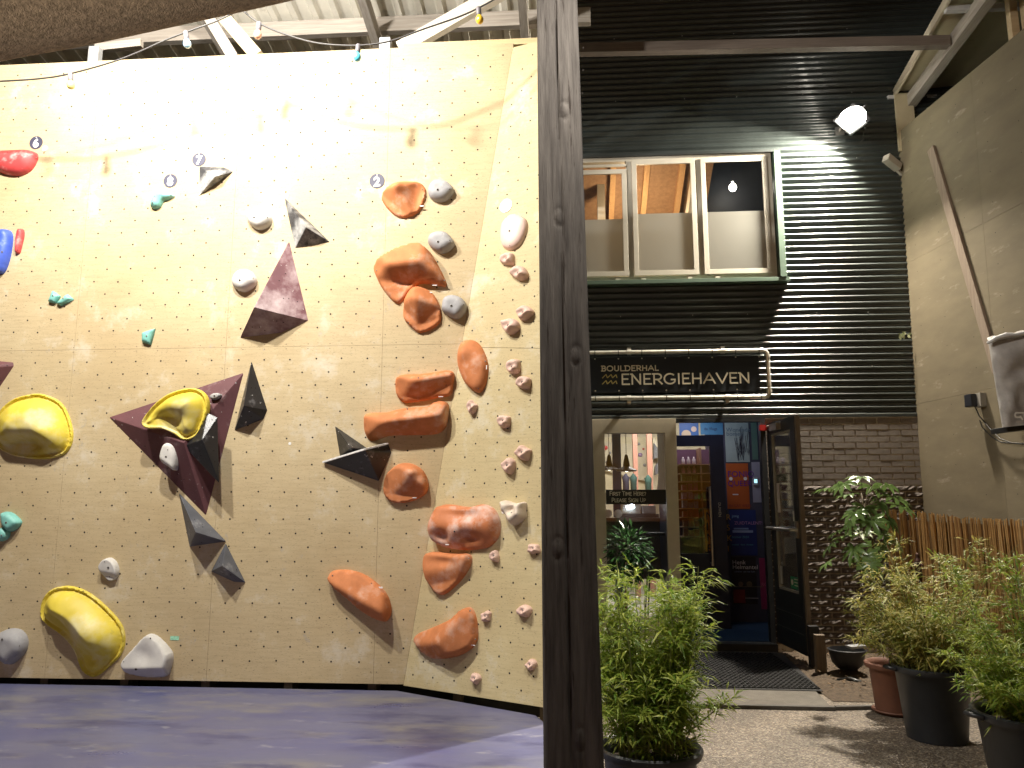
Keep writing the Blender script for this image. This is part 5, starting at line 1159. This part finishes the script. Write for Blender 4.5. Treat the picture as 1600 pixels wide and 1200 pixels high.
# eave roof over the side wall
ev = thing('side_eave', 'timber and sheet eave running above the plywood side wall', 'eave', (4, 7, 6.1))
PALE = M('eave_sheet', (.46,.40,.26), .6, var=.1, vs=3)
e0 = onZ(1388, 160, 6.2); e1 = onZ(1478, 0, 6.2); dd = (e1-e0).normalized(); e1 = e0+dd*7
f0 = onZ(1465, 150, 6.26); 
mk('eave_sheet', [e0, e1, e1+Vector((1.6,0,.1)), e0+Vector((1.6,0,.1))], [(0,1,2,3)], PALE, ev)
beam(ev, 'edge_board', e0+Vector((.0,0,-.02)), e1+Vector((.0,0,-.02)), .03, .09, wood('edge_pale', (.55,.48,.36), (.62,.55,.42), axis=1))
r0 = onZ(1428, 152, 6.06); r1 = onZ(1540, 0, 6.06); rd = (r1-r0).normalized(); beam(ev, 'rafter', r0-rd*.1, r0+rd*6, .10, .14, GWY)
r0 = onZ(1575, 45, 6.0); 
for (px_, py_) in ((1582, 30), (1604, 20)): r0 = onZ(px_, py_, 5.95); beam(ev, 'stud', (r0.x, r0.y, r0.z-.5), (r0.x, r0.y, r0.z+.6), .07, .07, NEWW, up=(0,1,0))
for (a, b) in (((1386,153),(1430,153)), ((1447,152),(1462,152))): beam(ev, 'tie_bar', onZ(*a, 6.12), onZ(*b, 6.12), .06, .04, M('tie_grey', (.5,.5,.5), .5))
for Yb in (6.9, 6.2): beam(ev, 'tie_bar', (3.6, Yb, 6.13), (4.6, Yb, 6.13), .06, .05, M('tie_grey', (.5,.5,.5), .5))
G().box(3.76, 3.96, YF-.06, YF-.03, 5.45, 6.15).put('end_board', PALE, ev)
a = onY(905, 76, 7.3); b = onY(1482, 66, 7.3); a.y = 7.15
beam(None, 'cross_beam', Vector((a.x-.6, 7.3, a.z)), Vector((b.x, 7.3, b.z)), .09, .105, wood('beam_brown', (.13,.105,.085), (.19,.155,.13), axis=0), label='brown timber cross beam spanning from post to side wall in front of the facade', cat='beam')
# socket, plug, cables, covered box on the side wall
c = RWALL.hit(1533, 626, .0); so = thing('wall_socket', 'grey weatherproof socket with a black plug on the side wall', 'socket', c)
U_ = RWALL.U; V2 = RWALL.V; N2 = RWALL.N
def rbox(c, du, dv_, d0, d1):
    g = G(); vs = [c+U_*(s*du/2)+V2*(q*dv_/2)+N2*h for h in (d0, d1) for s, q in ((-1,-1),(1,-1),(1,1),(-1,1))]; return g.add(vs, [(0,1,2,3),(7,6,5,4),(0,4,5,1),(1,5,6,2),(2,6,7,3),(3,7,4,0)])
rbox(c+U_*.03, .09, .13, 0, .06).put('socket_box', M('socket_box', (.28,.26,.23), .5), so, bevel=.006); rbox(c-U_*.02+N2*.0, .10, .12, .061, .12).put('plug_cover', M('plug_black', (.02,.022,.03), .4), so, bevel=.01)
pts = [RWALL.hit(x, y, .05) for x, y in ((1523,634),(1530,650),(1545,668),(1562,685),(1580,692),(1610,694))]; pts2 = [RWALL.hit(x, y, .03) for x, y in ((1531,657),(1535,668),(1550,683),(1565,691),(1590,693),(1612,695))]
G().tube(pts, .006, 6).put('power_cable', CAB, label='black power cable hanging from the wall socket', cat='cable', smooth=True)
G().tube(pts2, .006, 6).put('power_cable', CAB, label='shorter brown-black cable looping below the wall socket', cat='cable', smooth=True)
# covered box: cloth hood with a hem over a dark base
cv = thing('covered_box', 'grey fabric hood with a white printed letter over a box, cut by the right edge', 'equipment cover', RWALL.hit(1590, 675, .2))
FAB = M('grey_fabric', (.33,.31,.295), .85, var=.12, vs=9, bump=.5, bs=14, spot=[((.27,.25,.24), 5, .6, .15)])
YC = 6.55
def cp(x, y, d=0): return onY(x, y, YC+d)
tl, tr_, br_, bl_ = (1544,534), (1690,505), (1685,655), (1566,668)
v = []; f = []; NU, NV_ = 24, 26
def lerp2(s, t):
    a = (tl[0]+(tr_[0]-tl[0])*s, tl[1]+(tr_[1]-tl[1])*s); b = (bl_[0]+(br_[0]-bl_[0])*s, bl_[1]+(br_[1]-bl_[1])*s); return a[0]+(b[0]-a[0])*t, a[1]+(b[1]-a[1])*t
for j in range(NV_+1):
    for i in range(NU+1):
        s = i/NU; t_ = j/NV_; x, y = lerp2(s, t_); e = min(s*5, 1)
        h = .05*noise.noise(Vector((s*3+t_*1.5, t_*4-s*2, 5)))*(1-.5*t_)+.015*noise.noise(Vector((s*9, t_*9, 2))) - .07*math.sqrt(max(0, 1-(1-e)**2)) - .04*math.sin(min(1, t_*4)*PI/2)
        v.append(cp(x, y, h))
k0 = len(v)
for i in range(NU+1): x, y = lerp2(i/NU, 0); v.append(cp(x-2, y-6-3*noise.noise(Vector((i*.4, 0, 0))), .30))
for i in range(NU+1): x, y = lerp2(i/NU, 1); v.append(cp(x, y, .35))
for j in range(NV_):
    for i in range(NU): a = j*(NU+1)+i; f.append((a, a+1, a+NU+2, a+NU+1))
for i in range(NU): f.append((i, i+1, k0+i+1, k0+i)); a = NV_*(NU+1)+i; f.append((a, a+1, k0+NU+2+i, k0+NU+1+i))
for j in range(NV_): pass
k1 = len(v)
for j in range(NV_+1): x, y = lerp2(0, j/NV_); v.append(cp(x, y, .35))
for j in range(NV_): a = j*(NU+1); f.append((a, a+NU+1, k1+j+1, k1+j))
mk('fabric_hood', v, f, FAB, cv, smooth=True, auto=70)
a = cp(1574, 668, .01); b = cp(1684, 655, .01); G().bar(a+Vector((0,.13,-.012)), b+Vector((0,.13,-.012)), .26, .045).put('base', M('base_black', (.02,.02,.022), .6), cv, bevel=.01)
a = cp(1548, 536, -.06); pts = [cp(x, y, -.075) for x, y in ((1543,536),(1556,529),(1572,524),(1586,524),(1600,521),(1640,513))]; G().tube(pts, [.012,.02,.024,.02,.02,.018], 8).put('top_fold', M('fold_white', (.55,.55,.56), .6), cv, smooth=True)
pts = [cp(x, y, -.14) for x, y in ((1601,645),(1588,645),(1586,647),(1586,650),(1588,652),(1595,652))]; g = G()
for a, b in zip(pts, pts[1:]): g.bar(a, b, .012, .003, (0,1,0))
g.bar(cp(1594,650,-.141), cp(1598,656,-.141), .012, .003, (0,1,0)); g.bar(cp(1601,645,-.141), cp(1601,653,-.141), .012, .003, (0,1,0)); g.put('printed_letter', M('print_white', (.62,.58,.52), .6), cv)
G().bar(cp(1570, 610, .3), RWALL.hit(1600, 610, 0)+Vector((.05,0,0)), .04, .04).put('wall_bracket', M('closer_grey', WHITE, .4), cv)

# ------------------------------------------------------------------ reed screen
SA = Vector((3.27, 8.33, 0)); SB = Vector((3.96, 6.45, 0)); sdir = (SB-SA).normalized(); sn = Vector((sdir.y, -sdir.x, 0))
if sn.x > 0: sn = -sn
scr = thing('reed_screen', 'brown reed screen fixed in front of the plywood side wall', 'fence', SA.lerp(SB, .5))
RD = [M('reed_%d' % i, c, .7, var=.25, vs=9, stretch=(1,1,.6), spec=.3) for i, c in enumerate(((.40,.24,.09),(.46,.28,.11),(.31,.17,.065),(.50,.33,.15)))]
N_R = 210; ml = {}
def reedmesh(m, k):
    g = G(); g.tube([(0,0,0),(.001*k,0,.5),(0,0,1.0)], [.0066,.006,.0052], 5)
    me = bpy.data.meshes.new('reed'); me.from_pydata(g.v, [], g.f); me.materials.append(m); return me
RM = [reedmesh(m, i) for i, m in enumerate(RD)]
Ls = (SB-SA).length; rn = random.Random(9)
for i in range(N_R):
    s = i/N_R; p = SA+sdir*(Ls*s); o = bpy.data.objects.new('reed', RM[rn.choice((0,0,1,1,2,3))]); COL.objects.link(o); o.parent = scr
    h = 1.43-.10*s+rn.uniform(-.012,.012)+.012*math.sin(s*9); o.scale = (1,1,h); o.location = p+sn*rn.uniform(-.004,.004)+Vector((0,0,.02))-ORG[scr]; o.rotation_euler = (rn.gauss(0,.008), rn.gauss(0,.018), rn.uniform(0,3))
G().bar(SA+Vector((.012,0,.7))-sn*.006, SB+Vector((.012,0,.66))-sn*.006, .003, 1.32).put('backing', M('reed_shadow', (.17,.095,.035), .9), scr)  # darker brown sheet behind the reeds
g = G()
for k_ in range(9): z_ = .12+k_*.155; g.tube([SA+sdir*(Ls*q/12)+sn*.007+Vector((0,0,z_+.006*math.sin(q*2.+k_))) for q in range(13)], .0015, 4)
g.put('binding_wire', M('wire_brown', (.10,.06,.03), .6), scr)
# ornament on the screen
c = onY(1440, 885, 7.95); c = SA+sdir*((c-SA).dot(sdir))+sn*.03+Vector((0,0,c.z)); orn = thing('metal_ornament', 'dark rusty metal ornament hung on the reed screen', 'ornament', c)
g = G(); g.lathe([(.008,-.11),(.03,-.09),(.038,-.05),(.022,-.01),(.034,.03),(.026,.07),(.012,.09),(.018,.11),(.012,.125),(.004,.13)], c, (0,0,1), 10); g.put('body', M('rust_dark', (.05,.022,.015), .45, .3, var=.4, vs=30), orn, smooth=True)
for s_ in (-1, 1):
    G().tube([c+Vector((0,0,.05)), c+sdir*(.05*s_)+Vector((0,0,.02)), c+sdir*(.07*s_)+Vector((0,0,-.01))], [.01,.007,.004], 6).put('arm', MATS['rust_dark'], orn, smooth=True)
G().tube([c+Vector((0,0,-.10)), c+Vector((0,0,-.20))], .005, 6).put('stake', MATS['rust_dark'], orn)
c2 = c+sn*.035+Vector((0,0,.01)); G().lathe([(.001,-.014),(.012,-.008),(.014,0),(.012,.008),(.001,.014)], c2, (0,0,1), 8).put('glass_bead', M('bead', (.5,.4,.3), .15, .3), orn, smooth=True)
# ------------------------------------------------------------------ pots and plants
def pot(name, label, cx, cy, rb, rt, h, m, z0=0, saucer=False, handles=False, rim=.02, soil=True):
    t = thing(name, label, 'plant pot', (cx, cy, z0)); g = G()
    g.lathe([(rb*.9, 0), (rb, .004), (rt-.012, h-.045), (rt-.008, h-.042), (rt+rim*.6, h-.04), (rt+rim, h-.025), (rt+rim, h-.008), (rt+rim*.5, h), (rt-.006, h-.004), (rt-.02, h-.03), (rt-.03, h-.09), (.01, h-.09)], (cx, cy, z0), (0,0,1), 48)
    g.put('body', m, t, smooth=True, auto=50)
    if saucer: G().lathe([(rb*1.05, 0), (rb*1.25, .022), (rb*1.2, .03), (rb*1.0, .012)], (cx, cy, .002), (0,0,1), 40).put('saucer', m, t, smooth=True, auto=50)
    if soil:
        v, f = [], []; n = 20
        G().lathe([(rt-.03, h-.075), (rt*.5, h-.06), (.01, h-.055)], (cx, cy, z0), (0,0,1), 28).put('soil', SOIL, t)
    if handles:
        for a in (0, PI): G().tube([(cx+math.cos(a-.25)*(rt+rim), cy+math.sin(a-.25)*(rt+rim), h-.02), (cx+math.cos(a)*(rt+rim+.045), cy+math.sin(a)*(rt+rim+.045), h-.015), (cx+math.cos(a+.25)*(rt+rim), cy+math.sin(a+.25)*(rt+rim), h-.02)], .014, 8).put('handle', m, t, smooth=True)
    return t
PB = M('pot_black_plastic', (.016,.018,.022), .42, var=.2, vs=6, spec=.5, bump=.06, bs=30, spot=[((.06,.06,.06), 8, .68, .1)])
PT = M('pot_terracotta', (.13,.052,.03), .7, var=.15, vs=7, bump=.1, bs=60, spot=[((.34,.20,.13), 6, .66, .1)])
tp = (2.36, 6.12)
pot('flower_pot', 'terracotta coloured pot with a saucer holding the broad leaved plant', tp[0], tp[1], .125, .165, .36, PT, saucer=True)
q1 = onZ(1452, 1168, 0); p1 = (q1.x+.14, q1.y+.20); pot('flower_pot', 'black plastic tub with a bamboo, between the terracotta pot and the nearest tub', p1[0], p1[1], .18, .235, .46, PB, handles=True)
p2 = (2.36, 4.33); pot('flower_pot', 'nearest black plastic tub with a bamboo at the lower right corner', p2[0], p2[1], .21, .27, .46, PB, handles=True)
q = onY(1018, 1172, 3.78); p3 = (q.x, 3.86); pot('flower_pot', 'black plastic tub with a dense bamboo right of the timber post', p3[0], p3[1], .20, .225, q.z, PB, handles=False)
LB = leafmat('bamboo_leaf', (.13,.25,.025), (.48,.52,.10), .42, .5)
LB2 = leafmat('bamboo_leaf_dry', (.15,.22,.03), (.55,.46,.14), .45, .4)
CUL = M('culm', (.20,.22,.07), .5, var=.3, vs=9)
def bamboo(label, cx, cy, z0, r0, hfun, spread, ncul, nleaf, seed, m, lean=(0,0), ll=.085, extra=()):
    rn = random.Random(seed); t = thing('bamboo_plant', label, 'bamboo', (cx, cy, z0)); lv = []; lf = []; tips = []
    def leaf(p, d, L, wd_):
        d = d.normalized(); s = d.cross(Vector((rn.uniform(-.5,.5), rn.uniform(-.5,.5), 1))).normalized(); n = s.cross(d)
        k = len(lv); mid = p+d*L*.45+n*L*.04; lv.extend([p, mid+s*wd_/2-n*wd_*.15, mid, mid-s*wd_/2-n*wd_*.15, p+d*L-Vector((0,0,L*.18))])
        lf.extend([(k,k+1,k+2),(k,k+2,k+3),(k+1,k+4,k+2),(k+2,k+4,k+3)])
    def spray(p, d, L):
        nn = rn.randint(4, 8)
        for i in range(nn):
            q = p+d*(L*i/nn); a = d.copy(); a.rotate(Matrix.Rotation(rn.uniform(-1.1,1.1), 3, 'Z')); a.z += rn.uniform(-.6,.55); a += Vector((rn.uniform(-.5,.5), rn.uniform(-.5,.5), 0))
            leaf(q, a, ll*rn.choice((rn.uniform(.4,.8), rn.uniform(.7,1.35))), .0105*rn.uniform(.7,1.25))
    cul = []
    for i in range(ncul):
        a = rn.uniform(0, 2*PI); rr_ = r0*math.sqrt(rn.random()); b = Vector((cx+rr_*math.cos(a), cy+rr_*math.sin(a), z0)); h = hfun(rn)
        out = Vector((math.cos(a), math.sin(a), 0))*spread*rn.uniform(.25,1.0)*(rr_/r0*.7+.3)+Vector((lean[0], lean[1], 0))*rn.uniform(.3,1)
        pts = [b+Vector((0,0,h*s))+out*(s**1.8)+Vector((rn.gauss(0,.012), rn.gauss(0,.012), 0))*s for s in (0,.25,.5,.75,1)]; pts[-1].z -= out.length*.15
        cul.append(pts)
        if i < 300: G().tube(pts, [.0042,.0038,.003,.0022,.0012], 5, False).put('stem', CUL, t)
    for pts in extra: cul.append([Vector(p) for p in pts]); G().tube(pts, [.0042,.0035,.003,.0025,.001][:len(pts)], 5, False).put('stem', CUL, t)
    while len(lf)/4 < nleaf:
        pts = rn.choice(cul); s = (rn.random()**.75); s = .12+.88*s; k = min(int(s*(len(pts)-1)), len(pts)-2); q = s*(len(pts)-1)-k; p = pts[k].lerp(pts[k+1], q)
        a = rn.uniform(0, 2*PI); d = Vector((math.cos(a), math.sin(a), rn.uniform(-.15,.7))).normalized(); L = rn.uniform(.04,.17)*(1.1-.5*s)
        spray(p, d, L)
    mk('foliage', lv, lf, m, t, kind='stuff'); return t
x_ = onY(1143, 1092, 3.7)
bamboo('dense bright bamboo in the black tub right of the timber post', p3[0], p3[1], q.z-.08, .16, lambda r: r.choice((r.uniform(.30,.62), r.uniform(.45,.88), r.uniform(.68,.95))), .22, 80, 12500, 21, LB, (-.01,0), ll=.075,
       extra=[[(p3[0]+.1, p3[1], q.z), (p3[0]+.22, p3[1]-.03, q.z+.10), (x_.x-.05, x_.y, x_.z-.03), (x_.x, x_.y, x_.z)], [(p3[0]+.05, p3[1]+.05, q.z+.2), onY(1088, 985, 3.9), onY(1083, 918, 3.9)]])
bamboo('yellowing thin bamboo in the black tub beside the terracotta pot', p1[0], p1[1], .38, .19, lambda r: r.choice((r.uniform(.25,.6), r.uniform(.5,.98))), .42, 66, 8500, 22, LB2, (-.02,.05), ll=.08)
bamboo('tall feathery bamboo in the nearest tub at the lower right', p2[0]+.02, p2[1], .38, .19, lambda r: r.choice((r.uniform(.2,.5), r.uniform(.4,.95))), .38, 70, 10500, 23, LB, (-.02,.10), ll=.075)
# third, behind: bamboo rising above the two tubs
# broad-leaved plant: trunk, petioles, palmate leaves as parts
fp = thing('fatsia_plant', 'broad palmate leaved plant on a bare stem in the terracotta pot', 'plant', (tp[0], tp[1], .3))
FM = leafmat('fatsia_leaf', (.075,.14,.035), (.13,.20,.06), .26, .25); FMP = leafmat('fatsia_pale', (.20,.27,.10), (.28,.34,.15), .3, .2)
FT = M('fatsia_stem', (.13,.10,.06), .7, var=.3, vs=20)
def palm_mesh(m, lobes, seed):
    rn = random.Random(seed); v = [(0,0,0)]; f = []
    for i in range(lobes):
        a = (i-(lobes-1)/2)*R(250/lobes)+PI/2; L = (1-.10*abs(i-(lobes-1)/2))*rn.uniform(.9,1.05); wd_ = .115
        d = Vector((math.cos(a), math.sin(a), 0)); s = Vector((-d.y, d.x, 0)); k = len(v)
        v += [d*.28*L-s*.085+Vector((0,0,.02)), d*.28*L+s*.085+Vector((0,0,.02)), d*.65*L-s*wd_+Vector((0,0,.0)), d*.65*L+s*wd_+Vector((0,0,.0)), d*.45*L+Vector((0,0,-.02)), d*.7*L+Vector((0,0,-.05)), d*1.0*L+Vector((0,0,-.16))]
        f += [(0,k,k+4),(0,k+4,k+1),(k,k+2,k+5,k+4),(k+4,k+5,k+3,k+1),(k+2,k+6,k+5),(k+5,k+6,k+3)]
    me = bpy.data.meshes.new('leaf'); me.from_pydata(v, [], f); me.materials.append(m)
    for p in me.polygons: p.use_smooth = True
    return me
PMs = [palm_mesh(FM, 7, 1), palm_mesh(FM, 8, 2), palm_mesh(FM, 7, 3)]; PMp = palm_mesh(FMP, 7, 4)
tr0 = Vector((tp[0], tp[1], .3)); top = onY(1345, 770, 6.25); mid = onY(1372, 900, 6.15)
trunk = [tr0, tr0.lerp(mid, .5)+Vector((.02,0,0)), mid, mid.lerp(top, .5)+Vector((.015,0,0)), top]
G().tube(trunk, [.014,.012,.011,.009,.006], 8).put('trunk', FT, fp, smooth=True)
LV = [(1300,762,.17,0,0),(1318,755,.15,1,0),(1345,745,.15,0,0),(1362,760,.17,0,0),(1382,757,.15,0,0),(1395,775,.17,1,0),(1405,790,.17,0,0),(1330,772,.16,1,0),(1335,800,.14,0,1),(1350,793,.15,1,1),(1375,785,.16,0,1),(1312,828,.13,1,0),(1322,838,.14,1,0),(1300,850,.14,0,1),(1296,878,.13,0,1),(1345,830,.15,3,0),(1380,830,.16,0,1),(1398,845,.14,3,1),(1335,855,.16,0,1),(1352,868,.16,0,2),(1368,850,.15,0,1),(1362,812,.15,0,1),(1388,812,.14,0,1),(1330,815,.14,0,1),(1360,880,.13,0,2)]
rn = random.Random(6)
pet = G()
for i, (px_, py_, sz, kd, dr) in enumerate(LV):
    Yl = 6.2+rn.uniform(-.22,.22); c = onY(px_, py_, Yl); s = min(1, max(0, (c.z-mid.z+.15)/(top.z-mid.z))); att = mid.lerp(top, max(.0, s*.9-.1))
    o = bpy.data.objects.new('leaf', PMp if kd == 3 else PMs[i % 3]); COL.objects.link(o); o.parent = fp; o.location = c-ORG[fp]; k_ = sz*1.08; o.scale = (k_, k_, k_)
    dirv = (c-att); ang = math.atan2(dirv.y, dirv.x)-PI/2; droop = (-.35, -.85, -1.2)[dr]+rn.uniform(-.3,.3)
    o.rotation_mode = 'XYZ'; o.rotation_euler = (droop, rn.uniform(-.3,.3), ang)
    mdp = att.lerp(c, .55)+Vector((0,0,.03)); G().tube([att, mdp, c], [.004,.003,.0025], 5, False).put('petiole', FT, fp)
# small glossy shrub behind the left bamboo, in front of the glass
sb = onY(978, 985, 7.9); sh = thing('small_tree', 'small dark glossy potted tree before the ground floor window', 'plant', (sb.x, sb.y, .02))
G().tube([(sb.x, sb.y, .05), (sb.x+.005, sb.y, .5), onY(978, 870, 7.9)], [.02,.017,.01], 8).put('trunk', wood('tree_bark', (.16,.10,.06), (.24,.16,.10)), sh, smooth=True)
pot_m = G().lathe([(.12,0),(.15,.26),(.165,.27),(.165,.30),(.14,.30),(.13,.26),(.01,.26)], (sb.x, sb.y, .023), (0,0,1), 24).put('pot', PB, sh, smooth=True, auto=40)
rn = random.Random(14); lv = []; lf = []
cc = onY(982, 865, 7.9)
for i in range(430):
    d = Vector((rn.gauss(0,1), rn.gauss(0,1), rn.gauss(0,1))).normalized(); r_ = rn.random()**.4; p = cc+Vector((d.x*.21*r_, d.y*.20*r_, d.z*.27*r_)); dd_ = (d+Vector((0,0,-.5))+Vector((rn.uniform(-.4,.4),rn.uniform(-.4,.4),rn.uniform(-.3,.3)))).normalized()
    s = dd_.cross(Vector((0,0,1))).normalized()*.019; L_ = dd_*rn.uniform(.07,.11); k = len(lv); n_ = s.cross(dd_)*.25
    lv.extend([p, p+L_*.5+s+n_, p+L_*.5, p+L_*.5-s+n_, p+L_]); lf.extend([(k,k+1,k+2),(k,k+2,k+3),(k+1,k+4,k+2),(k+2,k+4,k+3)])
mk('foliage', lv, lf, leafmat('glossy_leaf', (.015,.05,.015), (.04,.10,.03), .22, .12), sh, kind='stuff')
# hardware near the door: stake, bowl, dish
a = onZ(1284, 1052, .03); G().box(a.x-.045, a.x+.04, a.y-.03, a.y+.04, 0, .36).put('wooden_stake', wood('stake_wood', (.13,.10,.075), (.19,.15,.11)), label='short square wooden stake in the soil beside the open door', cat='stake', bevel=.004)
a = onZ(1283, 1010, .25); t = G().box(a.x-.05, a.x+.04, a.y+.16, a.y+.24, .02, .40).put('black_box', M('box_black', (.012,.012,.014), .5), label='small black box behind the wooden stake at the foot of the brick wall', cat='box', bevel=.006)
c = onZ(1347, 1022, .25); bw_ = thing('garden_bowl', 'black bowl with a grey lid piece behind the terracotta pot', 'bowl', (c.x, c.y, .03))
G().lathe([(.08,0),(.13,.05),(.155,.16),(.165,.165),(.15,.17),(.12,.07),(.01,.05)], (c.x-.04, c.y+.25, .08), (0,0,1), 24).put('bowl', PB, bw_, smooth=True, auto=40)
G().bar((c.x-.05, c.y+.18, .275), (c.x+.09, c.y+.2, .285), .10, .02).put('lid_piece', M('lid_grey', (.45,.46,.48), .35, .3), bw_, bevel=.004)
G().tube([(c.x-.2, c.y+.05, .02), (c.x-.12, c.y-.02, .05), (c.x-.02, c.y-.12, .03)], .018, 8).put('garden_hose', M('hose_black', (.02,.02,.02), .4), label='short piece of black hose lying on the soil near the stake', cat='hose', smooth=True)
# leaves fallen on the paving
for (px_, py_, lb) in ((1150,1100,'single brown fallen leaf on the gravel paving below the slab'),(1190,1098,'curled brown leaf on the paving right of another fallen leaf')):
    c = onZ(px_, py_, .006); a = .6 if px_ < 1170 else 2; u = Vector((math.cos(a), math.sin(a), 0))*.03; v2 = Vector((-math.sin(a), math.cos(a), 0))*.012
    mk('fallen_leaf', [c-u, c-v2+Vector((0,0,.006)), c+u, c+v2+Vector((0,0,.008)), c+Vector((0,0,.002))], [(0,1,4),(1,2,4),(2,3,4),(3,0,4)], M('dead_leaf', (.10,.06,.03), .7), label=lb, cat='leaf')
